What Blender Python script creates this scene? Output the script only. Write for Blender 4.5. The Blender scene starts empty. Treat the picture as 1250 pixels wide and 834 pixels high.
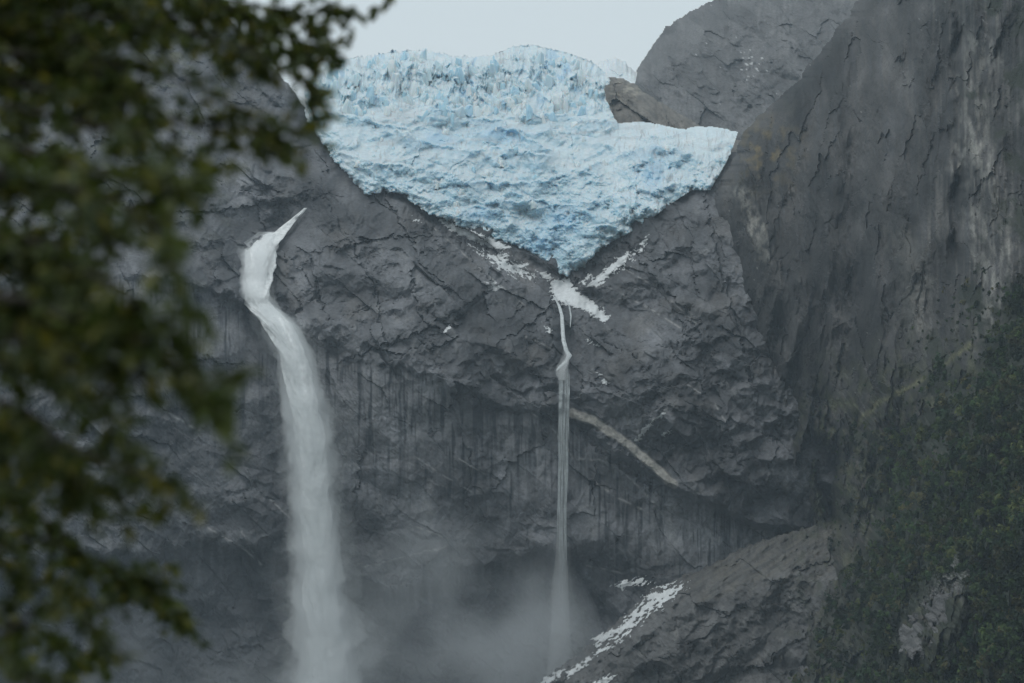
import bpy, math, random
import numpy as np

# ------------------------------------------------------------------ camera, world, sun, exposure
SC = bpy.context.scene
COL = SC.collection
PW, PH = 1250.0, 834.0
LENS, SENSOR = 100.0, 36.0
KPX = SENSOR / LENS / PW                      # tangent per photo pixel
PITCH = math.radians(14.0)
CAM_Z = 2.0

cd = bpy.data.cameras.new('camera')
cam = bpy.data.objects.new('camera', cd)
COL.objects.link(cam)
cam.location = (0, 0, CAM_Z)
cam.rotation_euler = (math.radians(90) + PITCH, 0, 0)
cd.lens = LENS
cd.sensor_width = SENSOR
cd.clip_start = 0.1
cd.clip_end = 20000
cd.dof.use_dof = True
cd.dof.focus_distance = 2000.0
cd.dof.aperture_fstop = 2.9
SC.camera = cam

SUN_EL, SUN_ROT = math.radians(58), math.radians(215)
wd = bpy.data.worlds.new('World')
SC.world = wd
wd.use_nodes = True
nt = wd.node_tree
bg = nt.nodes['Background']
sky = nt.nodes.new('ShaderNodeTexSky')
sky.sky_type = 'NISHITA'
sky.sun_disc = False
sky.sun_elevation = SUN_EL
sky.sun_rotation = SUN_ROT
sky.air_density = 1.0
sky.dust_density = 3.0
hs = nt.nodes.new('ShaderNodeHueSaturation')
hs.inputs['Saturation'].default_value = 0.16
mx = nt.nodes.new('ShaderNodeMixRGB')
mx.inputs['Fac'].default_value = 0.7
mx.inputs['Color2'].default_value = (8.0, 9.2, 9.7, 1)   # even cloud layer
nt.links.new(sky.outputs[0], hs.inputs['Color'])
nt.links.new(hs.outputs[0], mx.inputs['Color1'])
nt.links.new(mx.outputs[0], bg.inputs['Color'])
bg.inputs['Strength'].default_value = 0.10

sd = bpy.data.lights.new('sun', 'SUN')
sun = bpy.data.objects.new('sun', sd)
COL.objects.link(sun)
sd.energy = 0.6
sd.angle = math.radians(40)
sd.color = (1.0, 0.97, 0.93)
sun.rotation_euler = (math.radians(32), 0, math.radians(-35))
sun.location = (0, 0, 900)

SC.view_settings.view_transform = 'Standard'
SC.view_settings.look = 'None'
SC.view_settings.exposure = 0.0
SC.view_settings.gamma = 1.0
cy = SC.cycles
cy.max_bounces = 8
cy.diffuse_bounces = 3
cy.glossy_bounces = 2
cy.transmission_bounces = 3
cy.volume_bounces = 5
cy.transparent_max_bounces = 24
cy.use_denoising = True
cy.sample_clamp_indirect = 4.0

HAZE_DENSITY = 0.000055

# ------------------------------------------------------------------ helpers
CP, SP = math.cos(PITCH), math.sin(PITCH)
F32 = np.float32


def pix(u, v, d):
    """photo pixel + distance along world Y -> world point(s)"""
    a = (np.asarray(u) - PW / 2) * KPX
    b = -(np.asarray(v) - PH / 2) * KPX
    dy = CP - SP * b
    dz = SP + CP * b
    k = np.asarray(d) / dy
    return a * k, dy * k, CAM_Z + dz * k


def h2(ix, iy, seed):
    h = (ix.astype(np.uint32) * np.uint32(374761393) + iy.astype(np.uint32) * np.uint32(668265263)
         + np.uint32((seed * 2246822519 + 3266489917) & 0xffffffff))
    h = (h ^ (h >> np.uint32(13))) * np.uint32(1274126177)
    h = h ^ (h >> np.uint32(16))
    return h


def rnd(ix, iy, seed):
    return (h2(ix, iy, seed) & np.uint32(0xffffff)).astype(F32) / F32(16777216.0)


def noise(x, y, seed=0):
    x = np.asarray(x, F32); y = np.asarray(y, F32)
    ix = np.floor(x).astype(np.int32); iy = np.floor(y).astype(np.int32)
    fx = x - ix; fy = y - iy
    sx = fx * fx * fx * (fx * (fx * 6 - 15) + 10); sy = fy * fy * fy * (fy * (fy * 6 - 15) + 10)

    def g(i, j):
        a = rnd(ix + i, iy + j, seed) * F32(6.2831853)
        return np.cos(a) * (fx - i) + np.sin(a) * (fy - j)
    n0 = g(0, 0); n1 = g(1, 0); n2 = g(0, 1); n3 = g(1, 1)
    a = n0 + sx * (n1 - n0); b = n2 + sx * (n3 - n2)
    return (a + sy * (b - a)) * F32(1.5)


def fbm(x, y, octv=4, seed=0, gain=0.5):
    t = 0; a = 1.0; f = 1.0; n = 0
    for o in range(octv):
        t = t + a * noise(x * f, y * f, seed + o * 17); n += a
        a *= gain; f *= 2.03
    return t / n


def ridge(x, y, octv=4, seed=0, gain=0.5):
    t = 0; a = 1.0; f = 1.0; n = 0
    for o in range(octv):
        t = t + a * (1 - 2 * np.abs(noise(x * f, y * f, seed + o * 17))); n += a
        a *= gain; f *= 2.1
    return t / n


def voro(x, y, seed):
    """nearest cell: offset from its centre, three random numbers, and F2-F1"""
    x = np.asarray(x, F32); y = np.asarray(y, F32)
    ix = np.floor(x).astype(np.int32); iy = np.floor(y).astype(np.int32)
    d1 = np.full(x.shape, 9e9, F32); d2 = d1.copy()
    bi = ix.copy(); bj = iy.copy(); bx = np.zeros_like(x); by = np.zeros_like(x)
    for j in (-1, 0, 1):
        for i in (-1, 0, 1):
            ci = ix + i; cj = iy + j
            dx = x - (ci + 0.1 + 0.8 * rnd(ci, cj, seed)); dy = y - (cj + 0.1 + 0.8 * rnd(ci, cj, seed + 5))
            d = dx * dx + dy * dy
            m = d < d1
            d2 = np.where(m, d1, np.minimum(d2, d))
            d1 = np.where(m, d, d1)
            bi = np.where(m, ci, bi); bj = np.where(m, cj, bj)
            bx = np.where(m, dx, bx); by = np.where(m, dy, by)
    return bx, by, rnd(bi, bj, seed + 11), rnd(bi, bj, seed + 23), rnd(bi, bj, seed + 37), np.sqrt(d2) - np.sqrt(d1)


def facets(s, t, size, ang, stretch, seed, tilt=0.55, step=0.35):
    """broken-rock relief in metres: every Voronoi block is a tilted plane of its own"""
    c, n = math.cos(ang), math.sin(ang)
    a = (s * c + t * n) / (size * stretch); b = (-s * n + t * c) / size
    bx, by, r1, r2, r3, e = voro(a, b, seed)
    h = ((r1 - .5) * 2 * bx * stretch + (r2 - .5) * 2 * by) * tilt * size + (r3 - .5) * 2 * step * size
    return h, r3, e


def tri(x, y, seed):
    """random heights on a triangular lattice, joined by flat facets: creases without steps, -1..1"""
    x = np.asarray(x, F32); y = np.asarray(y, F32)
    k = (x + y) * F32(0.36602540378)
    xs = x + k; ys = y + k
    i = np.floor(xs).astype(np.int32); j = np.floor(ys).astype(np.int32)
    fx = xs - i; fy = ys - j
    m = fx > fy
    i1 = np.where(m, i + 1, i); j1 = np.where(m, j, j + 1)
    a = rnd(i, j, seed); b = rnd(i1, j1, seed); c = rnd(i + 1, j + 1, seed)
    hi = np.maximum(fx, fy); lo = np.minimum(fx, fy)
    return (a * (1 - hi) + b * (hi - lo) + c * lo) * 2 - 1


def crags(s, t, size, ang, stretch, seed, octv=5, gain=0.52):
    """crumpled, angular relief (about -1..1): facet noise at several sizes, each turned and warped"""
    o = 0; a = 1.0; n = 0
    for k in range(octv):
        th = ang + (k % 3 - 1) * 0.45 + k * 0.13
        c, q = math.cos(th), math.sin(th)
        x = (s * c + t * q) / (size * stretch) + 13.7 * k; y = (-s * q + t * c) / size + 7.1 * k
        wx = fbm(x * .7, y * .7, 2, seed + 200 + k) * 0.7; wy = fbm(x * .7 + 5, y * .7, 2, seed + 300 + k) * 0.7
        o = o + a * tri(x + wx, y + wy, seed + k * 31); n += a
        a *= gain; size = size / 2.1
        stretch = 1 + (stretch - 1) * .8
    return o / n


def sstep(a, b, x):
    t = np.clip((x - a) / (b - a), 0, 1)
    return t * t * (3 - 2 * t)


def seg_dist(u, v, pts):
    """distance to a polyline, and side (+ = below/after it for lines that run to the right)"""
    best = np.full(np.shape(u), 1e9); side = np.zeros(np.shape(u))
    for (x0, y0), (x1, y1) in zip(pts[:-1], pts[1:]):
        dx, dy = x1 - x0, y1 - y0
        L = dx * dx + dy * dy
        k = np.clip(((u - x0) * dx + (v - y0) * dy) / L, 0, 1)
        ex = u - (x0 + k * dx); ey = v - (y0 + k * dy)
        d = np.hypot(ex, ey)
        m = d < best
        best = np.where(m, d, best)
        side = np.where(m, np.sign(dx * ey - dy * ex), side)
    return best, side


def poly_sd(u, v, pts):
    """signed distance to a polygon, positive inside"""
    p = list(pts) + [pts[0]]
    d, _ = seg_dist(u, v, p)
    ins = np.zeros(np.shape(u), bool)
    for (x0, y0), (x1, y1) in zip(p[:-1], p[1:]):
        if y0 == y1:
            continue
        c = ((y0 > v) != (y1 > v)) & (u < (x1 - x0) * (v - y0) / (y1 - y0) + x0)
        ins ^= c
    return np.where(ins, d, -d)


def line_v(u, pts):
    return np.interp(u, [p[0] for p in pts], [p[1] for p in pts])


class RBF:
    def __init__(s, pts):
        p = np.array(pts, float)
        s.c = p[:, :2] / 100.0
        n = len(p)
        K = s.k(np.hypot(s.c[:, None, 0] - s.c[None, :, 0], s.c[:, None, 1] - s.c[None, :, 1])) + np.eye(n) * 0.02
        A = np.zeros((n + 3, n + 3))
        A[:n, :n] = K; A[:n, n] = 1; A[:n, n + 1:] = s.c; A[n, :n] = 1; A[n + 1:, :n] = s.c.T
        s.w = np.linalg.solve(A, np.concatenate([p[:, 2], [0, 0, 0]]))

    @staticmethod
    def k(r):
        return r                      # linear kernel: no overshoot

    def __call__(s, u, v):
        u = np.asarray(u) / 100.0; v = np.asarray(v) / 100.0
        o = s.w[-3] + s.w[-2] * u + s.w[-1] * v
        for (cx, cy_), w in zip(s.c, s.w):
            o = o + w * np.sqrt((u - cx) ** 2 + (v - cy_) ** 2 + 0.04)
        return o


def mesh_obj(name, co, faces, mat, parent=None, col=None, smooth=False):
    """co (n,3); faces (m,k) array"""
    me = bpy.data.meshes.new(name)
    co = np.ascontiguousarray(co, F32); faces = np.ascontiguousarray(faces, np.int32)
    m, k = faces.shape
    me.vertices.add(len(co)); me.vertices.foreach_set('co', co.ravel())
    me.loops.add(m * k); me.loops.foreach_set('vertex_index', faces.ravel())
    me.polygons.add(m)
    me.polygons.foreach_set('loop_start', np.arange(0, m * k, k, dtype=np.int32))
    try:
        me.polygons.foreach_set('loop_total', np.full(m, k, np.int32))
    except Exception:
        pass
    me.polygons.foreach_set('use_smooth', np.full(m, bool(smooth)))
    me.update(calc_edges=True)
    if col is not None:
        at = me.attributes.new('tint', 'FLOAT_COLOR', 'POINT')
        c4 = np.ones((len(co), 4), F32); c4[:, :3] = col
        at.data.foreach_set('color', c4.ravel())
    me.materials.append(mat)
    o = bpy.data.objects.new(name, me)
    COL.objects.link(o)
    if parent is not None:
        o.parent = parent
    return o


def tag(o, label=None, cat=None, group=None, kind=None):
    if label: o['label'] = label
    if cat: o['category'] = cat
    if group: o['group'] = group
    if kind: o['kind'] = kind
    return o


def empty(name, loc):
    o = bpy.data.objects.new(name, None)
    COL.objects.link(o)
    o.location = [float(c) for c in loc]
    return o


def adopt(o, parent):
    """child keeps its world place (meshes are written in world metres)"""
    o.parent = parent
    o.matrix_parent_inverse = parent.matrix_basis.inverted() if parent.matrix_basis else o.matrix_parent_inverse
    from mathutils import Matrix
    o.matrix_parent_inverse = Matrix.Translation(parent.location).inverted()
    return o


def grid_faces(nv, nu, keep):
    idx = np.arange(nv * nu).reshape(nv, nu)
    f = np.stack([idx[:-1, :-1], idx[1:, :-1], idx[1:, 1:], idx[:-1, 1:]], -1)
    k = keep[:-1, :-1] & keep[1:, :-1] & keep[1:, 1:] & keep[:-1, 1:]
    return f[k]


def compact(co, faces, col=None):
    used = np.zeros(len(co), bool); used[faces.ravel()] = True
    re = np.cumsum(used) - 1
    return co[used], re[faces], (None if col is None else col[used])


def sheet(name, U, V, D, keep, col, mat, smooth=False):
    x, y, z = pix(U, V, D)
    co = np.stack([x, y, z], -1).reshape(-1, 3)
    f = grid_faces(U.shape[0], U.shape[1], keep)
    c, f, cc = compact(co, f, col.reshape(-1, 3))
    return mesh_obj(name, c, f, mat, col=cc, smooth=smooth)


def lines(lo, hi, a, b, fine, coarse):
    """sample positions: fine steps inside the picture, coarse outside"""
    return np.unique(np.concatenate([np.arange(lo, a, coarse), np.arange(a, b, fine), np.arange(b, hi + coarse, coarse)]))


# ------------------------------------------------------------------ materials
def new_mat(name):
    m = bpy.data.materials.new(name)
    m.use_nodes = True
    n = m.node_tree
    return m, n, n.nodes['Principled BSDF']


def tinted(name, rough, lo, hi, scale, bump=0.0, bscale=1.0, spec=0.3, sss=0.0):
    """vertex tint x fine noise grain"""
    m, n, b = new_mat(name)
    at = n.nodes.new('ShaderNodeAttribute'); at.attribute_name = 'tint'
    tc = n.nodes.new('ShaderNodeTexCoord')
    no = n.nodes.new('ShaderNodeTexNoise'); no.inputs['Scale'].default_value = scale; no.inputs['Detail'].default_value = 5
    no.inputs['Roughness'].default_value = 0.65
    n.links.new(tc.outputs['Object'], no.inputs['Vector'])
    mr = n.nodes.new('ShaderNodeMapRange')
    mr.inputs['From Min'].default_value = 0.3; mr.inputs['From Max'].default_value = 0.7
    mr.inputs['To Min'].default_value = lo; mr.inputs['To Max'].default_value = hi
    n.links.new(no.outputs['Fac'], mr.inputs['Value'])
    mu = n.nodes.new('ShaderNodeVectorMath'); mu.operation = 'SCALE'
    n.links.new(at.outputs['Color'], mu.inputs[0]); n.links.new(mr.outputs['Result'], mu.inputs['Scale'])
    n.links.new(mu.outputs[0], b.inputs['Base Color'])
    b.inputs['Roughness'].default_value = rough
    b.inputs['Specular IOR Level'].default_value = spec
    if bump:
        bn = n.nodes.new('ShaderNodeTexNoise'); bn.inputs['Scale'].default_value = bscale; bn.inputs['Detail'].default_value = 4
        n.links.new(tc.outputs['Object'], bn.inputs['Vector'])
        bp = n.nodes.new('ShaderNodeBump'); bp.inputs['Strength'].default_value = 0.6; bp.inputs['Distance'].default_value = bump
        n.links.new(bn.outputs['Fac'], bp.inputs['Height']); n.links.new(bp.outputs[0], b.inputs['Normal'])
    return m


M_ROCK = tinted('granite', 0.8, 0.72, 1.28, 0.35, bump=0.5, bscale=0.6, spec=0.25)
M_ICE = tinted('glacier_ice', 0.55, 0.88, 1.1, 0.3, bump=0.2, bscale=0.7, spec=0.3)
_b = M_ICE.node_tree.nodes['Principled BSDF']
_b.inputs['Subsurface Weight'].default_value = 0.6
_b.inputs['Subsurface Radius'].default_value = (0.5, 0.8, 1.0)
_b.inputs['Subsurface Scale'].default_value = 5.0
M_SNOW = tinted('old_snow', 0.7, 0.85, 1.08, 0.5, bump=0.2, bscale=0.8, spec=0.2)
M_WATER = tinted('white_water', 0.7, 0.72, 1.12, 0.3, bump=1.3, bscale=0.4, spec=0.1)
M_FOREST = tinted('forest_leaves', 0.7, 0.7, 1.3, 0.2, spec=0.15)
M_GROUND = tinted('valley_floor', 0.9, 0.7, 1.3, 0.1)


def vol_mat(name, density, color, aniso=0.2):
    m = bpy.data.materials.new(name); m.use_nodes = True
    n = m.node_tree
    n.nodes.remove(n.nodes['Principled BSDF'])
    pv = n.nodes.new('ShaderNodeVolumePrincipled')
    pv.inputs['Color'].default_value = (*color, 1)
    pv.inputs['Density'].default_value = density
    pv.inputs['Anisotropy'].default_value = aniso
    n.links.new(pv.outputs[0], n.nodes['Material Output'].inputs['Volume'])
    return m, n, pv


# ------------------------------------------------------------------ terrain shapes
HEAD = RBF([
    (-150, 950, 1900), (200, 950, 1965), (400, 950, 2000), (600, 950, 2020), (800, 950, 2010), (1050, 950, 1990),
    (-150, 700, 1900), (200, 700, 1968), (400, 700, 2002), (600, 700, 2016), (700, 700, 2022), (800, 700, 2012), (1050, 700, 2000),
    (-150, 560, 1900), (200, 560, 1966), (350, 560, 2003), (500, 560, 1990), (600, 560, 1996), (690, 560, 2012), (800, 560, 1985), (950, 560, 1965), (1050, 560, 1975),
    (-150, 440, 1905), (200, 440, 1960), (330, 440, 2006), (450, 440, 1988), (560, 440, 1984), (690, 440, 2018), (800, 440, 2000), (900, 440, 1985), (1000, 440, 1990),
    (-150, 370, 1930), (180, 340, 1975), (310, 380, 2030), (450, 380, 2008), (560, 380, 2016), (690, 380, 2055), (800, 380, 2040), (900, 380, 2020),
    (-150, 300, 1990), (100, 330, 2000), (310, 330, 2066), (450, 330, 2036), (560, 330, 2056), (690, 335, 2104), (760, 330, 2088), (850, 330, 2060),
    (-150, 220, 2060), (200, 270, 2080), (340, 270, 2122), (450, 270, 2082), (560, 270, 2118), (650, 280, 2160), (800, 270, 2112), (880, 260, 2085),
    (250, 220, 2130), (420, 220, 2142), (500, 220, 2165), (650, 220, 2225), (850, 220, 2165), (940, 240, 2120),
    (-150, 80, 2200), (300, 150, 2190), (400, 150, 2235), (650, 150, 2325), (780, 150, 2310), (930, 150, 2270),
    (-150, -80, 2350), (250, 60, 2300), (400, 60, 2375), (650, 60, 2445), (760, 60, 2440), (900, 60, 2390), (250, -60, 2420)])

LIP = [(-150, 380), (60, 330), (170, 335), (240, 345), (300, 368), (345, 400), (420, 432), (520, 452), (600, 497), (690, 500),
       (745, 545), (822, 592), (880, 618), (925, 638), (1000, 645), (1200, 650)]
UNDER = [(-150, 690), (60, 672), (180, 668), (260, 655), (340, 668), (420, 700), (480, 712), (560, 690), (640, 672), (700, 668), (760, 640), (1200, 640)]
GLACIER = [(372, 98), (395, 78), (430, 72), (470, 66), (510, 62), (540, 66), (560, 70), (600, 68), (625, 59), (650, 57), (690, 66),
           (722, 77), (748, 98), (737, 112), (745, 130), (755, 149), (780, 147), (800, 149), (830, 156), (850, 153), (870, 153), (888, 156), (903, 160), (893, 190),
           (880, 213), (868, 234), (845, 234), (820, 250), (790, 273), (765, 288), (735, 303), (715, 325), (692, 339), (670, 325),
           (640, 305), (600, 290), (560, 275), (520, 260), (492, 238), (470, 233), (452, 240), (430, 222), (415, 205), (400, 185),
           (385, 165), (372, 140)]


def fs(u, v):
    return (np.asarray(u, F32) - 625) * F32(0.58), (834 - np.asarray(v, F32)) * F32(0.58)


def rock_relief(s, t, seed, wall, a1=math.radians(-38), a2=math.radians(48)):
    """blocky joints on slopes (wall=0), taller slabs on the sheer face (wall=1); metres, + = recessed"""
    sl = 1 - wall
    big_ = crags(s, t, 42, a1, 1.9, seed + 1, 3, .5)
    mid_ = crags(s, t, 15, a2, 2.2, seed + 3, 4, .58)
    sm_ = crags(s, t, 4.6, a1, 1.8, seed + 5, 3, .7)
    col_ = crags(s, t, 5.5, math.radians(90), 6.0, seed + 7, 4, .6)
    # undercut steps: the face is terraced along the joints here and there
    wv = fbm(s / 34, t / 34, 3, seed + 8) * 1.6
    c_, n_s = math.cos(a1), math.sin(a1)
    w = (-s * n_s + t * c_) / 17.0 + wv
    saw = w - np.floor(w)
    ter = (saw - sstep(0.0, 0.22, saw)) * sstep(-.05, .3, fbm(s / 40, t / 40, 3, seed + 9))
    # blocks with open joints in patches
    h1 = fbm(s / 9, t / 9, 4, seed + 13, .6) * 4
    fb, cb, eb = facets(s + h1, t - h1, 11, a2, 2.0, seed + 20, 0.16, 0.07)
    op = sstep(0.0, 0.35, fbm(s / 30 + 3, t / 30, 3, seed + 15))
    cr = sstep(-.08, .42, fbm(s / 36, t / 36, 4, seed + 17))               # crumbly here, slabby there
    fs1, cs1, es1 = facets(s + h1 * 1.5, t - h1 * 1.5, 21, a1, 2.3, seed + 25, 0.26, 0.035)
    d = big_ * (30 * sl + 9 * wall) + mid_ * (14 * sl + 2.2 * wall) * (.45 + .55 * cr) + sm_ * (3.9 * sl + 1.3 * wall) * (.15 + .85 * cr) + col_ * (1.2 * sl + 1.7 * wall)
    d = d + fs1 * (1 - .5 * cr) * (1.35 * sl + .5 * wall)
    d = d + ter * (6 * sl + 1.5 * wall) + fb * op * (.8 * sl + .25 * wall)
    d = d + fbm(s / 70, t / 70, 2, seed + 70) * 9 * sl
    pt = crags(s + 40, t, 8, a1, 2.5, seed + 90, 4, .75)
    tone = 1 + (cb - .5) * 0.3 * op - mid_ * .25 + (fbm(s / 3, t / 3, 3, seed + 71) * .25 + pt * .5 - sm_ * .2) * (.35 + .65 * cr) * (1 - .5 * wall) + (cs1 - .5) * .42
    return d, tone


def rgb(t, c):
    return np.asarray(t)[..., None] * np.array(c)


def lerp3(a, c, k):
    return a * (1 - k[..., None]) + np.array(c) * k[..., None]


CRACKS = [[(395, 240), (430, 300), (455, 350), (470, 420)], [(470, 238), (500, 290), (520, 330), (545, 350)], [(380, 400), (440, 380), (500, 360), (545, 350)],
          [(440, 432), (520, 402), (600, 352)], [(480, 442), (540, 405)], [(590, 430), (640, 400), (665, 380)], [(705, 400), (760, 430), (800, 420), (850, 440)],
          [(760, 292), (800, 340), (840, 380), (870, 440)], [(720, 470), (770, 480), (830, 470)], [(830, 500), (880, 520), (900, 560)], [(862, 250), (880, 330), (900, 400), (920, 480)],
          [(845, 300), (850, 360), (830, 420)], [(560, 300), (590, 330), (600, 350)], [(430, 300), (470, 290), (500, 290)], [(330, 300), (370, 330), (400, 390)], [(180, 250), (240, 262), (310, 250)],
          [(220, 200), (290, 235), (340, 240)], [(150, 400), (200, 430), (270, 440)], [(705, 520), (740, 560), (800, 600)], [(560, 520), (575, 560), (570, 620)], [(420, 520), (440, 560), (430, 640)],
          [(505, 350), (512, 385), (540, 405)], [(640, 430), (660, 470), (670, 498)], [(860, 460), (850, 520), (870, 580)]]
VEINS = [([(708, 560), (735, 562), (765, 580), (790, 605), (812, 632)], 1.2), ([(722, 586), (755, 608), (790, 625)], 1.4),
         ([(650, 505), (672, 520), (690, 545), (700, 560)], 1.0), ([(170, 480), (215, 510), (250, 530)], 1.6), ([(505, 556), (540, 580), (575, 600)], 1.0),
         ([(740, 350), (790, 375), (830, 400)], 1.2), ([(715, 690), (760, 700)], 1.0), ([(255, 645), (300, 672), (320, 690)], 1.2), ([(290, 640), (318, 690)], 0.9),
         ([(445, 692), (500, 678), (545, 668)], 1.0), ([(560, 560), (610, 590)], 0.9), ([(500, 640), (540, 655)], 0.9), ([(765, 330), (800, 350), (850, 395)], 0.9),
         ([(840, 470), (870, 490), (890, 520)], 1.0), ([(330, 610), (362, 640)], 0.9), ([(640, 410), (672, 425)], 1.2), ([(520, 270), (600, 340), (640, 372)], 0.9)]
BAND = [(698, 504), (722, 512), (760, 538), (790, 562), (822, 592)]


def headwall_depth(U, V):
    s, t = fs(U, V)
    D = HEAD(U, V)
    lip = line_v(U, LIP) + fbm(s / 12, s * 0 + 3, 3, 5) * 12
    wall = sstep(-6, 26, V - lip)
    wall = wall * (1 - 0.35 * sstep(60, 200, V - lip))
    rel, tone = rock_relief(s, t, 100, wall)
    D = D + rel
    # the sheer wall sets back under its lip and again under the dark overhang
    D = D + 5 * sstep(0, 7, V - lip)
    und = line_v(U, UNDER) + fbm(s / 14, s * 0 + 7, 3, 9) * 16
    D = D + 20 * sstep(-2, 34, V - und) * (1 - sstep(700, 780, U))
    dr = V - (line_v(U, LIP) + fbm(s / 7, s * 0, 2, 6) * 4)
    D = D + 17 * sstep(0, 9, dr) * (1 - 0.75 * sstep(30, 130, dr)) * sstep(690, 800, U)
    # gully behind the big fall, gully under the ice
    g, _ = seg_dist(U, V, [(371, 256), (330, 300), (312, 365), (330, 400)])
    D = D + 9 * np.exp(-(g / 16) ** 2)
    g, _ = seg_dist(U, V, [(330, 400), (372, 480), (380, 900)])
    D = D + 10 * np.exp(-(g / 40) ** 2)
    g, _ = seg_dist(U, V, [(690, 335), (688, 380), (690, 440), (688, 520)])
    D = D + 8 * np.exp(-(g / 14) ** 2)
    # long open joints with one lip standing proud
    jx = fbm(s / 7, t / 7, 3, 351, .6) * 9; jy = fbm(s / 7 + 8, t / 7, 3, 352, .6) * 9
    crk = 0
    for i_, pl in enumerate(CRACKS):
        d_, sd2 = seg_dist(U + jx, V + jy, pl)
        lip_ = np.exp(-d_ / 16) * sd2 * (1.7 if i_ % 2 else -1.7)
        D = D + np.exp(-(d_ / 1.2) ** 2) * 2.2 * sstep(-.3, .2, fbm(s / 18, t / 18, 2, 353 + i_)) + lip_ * 1.5 * (d_ < 60)
        crk = np.maximum(crk, np.exp(-(d_ / 1.5) ** 2))
    # pale slab standing proud
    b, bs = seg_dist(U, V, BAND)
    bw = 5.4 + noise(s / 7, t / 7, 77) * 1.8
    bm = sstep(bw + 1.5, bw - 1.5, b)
    D = D - (3.5 + rel * .7) * bm
    # long open joint with snow in it
    c, _ = seg_dist(U, V, [(543, 404), (572, 378), (600, 352), (614, 330)])
    D = D + 3.5 * np.exp(-(c / 2.2) ** 2)
    c, _ = seg_dist(U, V, [(200, 330), (250, 345), (300, 372)])
    D = D - 4 * np.exp(-(c / 8) ** 2)
    return D, wall, tone, bm, lip, und


def headwall_color(U, V, wall, tone, bm, lip, und):
    s, t = fs(U, V)
    base = np.clip(tone * (1 + fbm(s / 22, t / 22, 4, 301) * 0.6), .3, 2.2)
    c = rgb(base * (1 + .32 * wall), (0.106, 0.107, 0.113))
    warm = sstep(0.05, 0.5, fbm(s / 35, t / 35, 4, 311))
    c = lerp3(c, (0.15, 0.135, 0.12), warm * 0.35 * (1 - wall))
    pale = sstep(0.12, 0.5, fbm(s / 9 + 5, t / 12, 4, 317))
    c = lerp3(c, (0.22, 0.216, 0.21), pale * 0.35)
    # seeping water: dark vertical streaks that start at the lip, pale dry rock between
    w = s + fbm(s / 8, t / 30, 2, 320) * 1.2
    st = noise(w / 2.1, t / 42, 321) * 0.65 + noise(w / 5.5, t / 70, 322) * 0.65 + noise(w / 0.9, t / 16, 326) * 0.35
    zone = sstep(0, 14, V - lip) * (1 - sstep(60, 190, V - lip + noise(s / 4, t / 200, 323) * 130)) * sstep(-.38, .05, fbm(s / 22, t / 40, 3, 327))
    dark = sstep(0.06, 0.3, st) * zone
    c = lerp3(c, (0.19, 0.19, 0.19), sstep(0.05, -0.35, st) * zone * 0.5)
    c = lerp3(c, (0.036, 0.039, 0.043), dark * 0.9)
    # broad stains: dark damp rock and paler dry faces
    big_n = fbm(s / 55, t / 45, 4, 361, .55)
    c = c * (1 + np.clip(big_n * 1.1, -.45, .5))[..., None]
    for pl, wd_, am in (([(371, 256), (392, 238), (414, 214)], 5, .7), ([(300, 300), (296, 360), (330, 410), (335, 520), (340, 660)], 16, .5), ([(690, 340), (690, 440), (688, 520), (688, 660)], 13, .6),
                        ([(330, 300), (338, 350), (352, 380)], 10, .4)):
        d_, _ = seg_dist(U + fbm(s / 9, t / 14, 3, 362) * 14, V, pl)
        c = lerp3(c, (0.045, 0.048, 0.054), np.exp(-(d_ / wd_) ** 2) * am)
    under_shade = sstep(-10, 40, V - und + noise(s / 5, t / 60, 328) * 40) * (1 - sstep(690, 780, U))  # shade beneath the overhang, painted into the rock colour
    c = lerp3(c, (0.06, 0.064, 0.07), under_shade * 0.75)
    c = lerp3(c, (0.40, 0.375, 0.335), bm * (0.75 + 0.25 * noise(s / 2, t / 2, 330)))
    for pl, wd_ in VEINS:
        jx = fbm(s / 4, t / 4, 2, 331) * 3.5
        d, _ = seg_dist(U + jx, V + jx * 0.6, pl)
        c = lerp3(c, (0.36, 0.35, 0.34), np.exp(-(d / wd_) ** 2) * 0.7 * sstep(-0.35, 0.2, noise(s / 6, t / 6, 335)))
    # grassy shelves high on the flank by the ice
    gr = sstep(0.0, 0.4, fbm(s / 14, t / 8, 3, 340)) * sstep(330, 180, U) * sstep(330, 240, V)
    c = lerp3(c, (0.10, 0.105, 0.06), gr * 0.6)
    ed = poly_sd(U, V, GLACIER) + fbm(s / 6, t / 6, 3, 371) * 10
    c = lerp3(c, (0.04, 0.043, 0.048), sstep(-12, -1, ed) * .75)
    return np.clip(c, 0.02, 0.6)


def build_headwall():
    u = lines(-170, 1120, -6, 1040, 1.28, 8); v = lines(-90, 1300, -6, 842, 1.22, 12)
    U, V = np.meshgrid(u, v)
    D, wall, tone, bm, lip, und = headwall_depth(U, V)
    sky_l = [(-200, -90), (200, -60), (262, 0), (300, 45), (335, 82), (372, 128), (400, 150)]
    s, t = fs(U, V)
    edge = poly_sd(U, V, GLACIER)
    top = np.where(U < 400, line_v(U, sky_l) + fbm(s / 8, s * 0 + 1, 3, 15) * 8, -999)
    keep = (V > top) & (edge < 22) & ~((U > 390) & (V < 110)) & ~((U > 700) & (V < 185) & (edge < 14))
    D = D + np.where((U < 400), 60 * np.exp(-np.clip(V - top, 0, 99) / 9), 0)
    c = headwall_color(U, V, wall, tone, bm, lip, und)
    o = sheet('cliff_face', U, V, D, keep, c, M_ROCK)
    tag(o, 'grey granite headwall below the ice with dark water streaks and overhangs', 'cliff', kind='structure')
    return u, v, D


HW_U, HW_V, HW_D = build_headwall()


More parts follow.
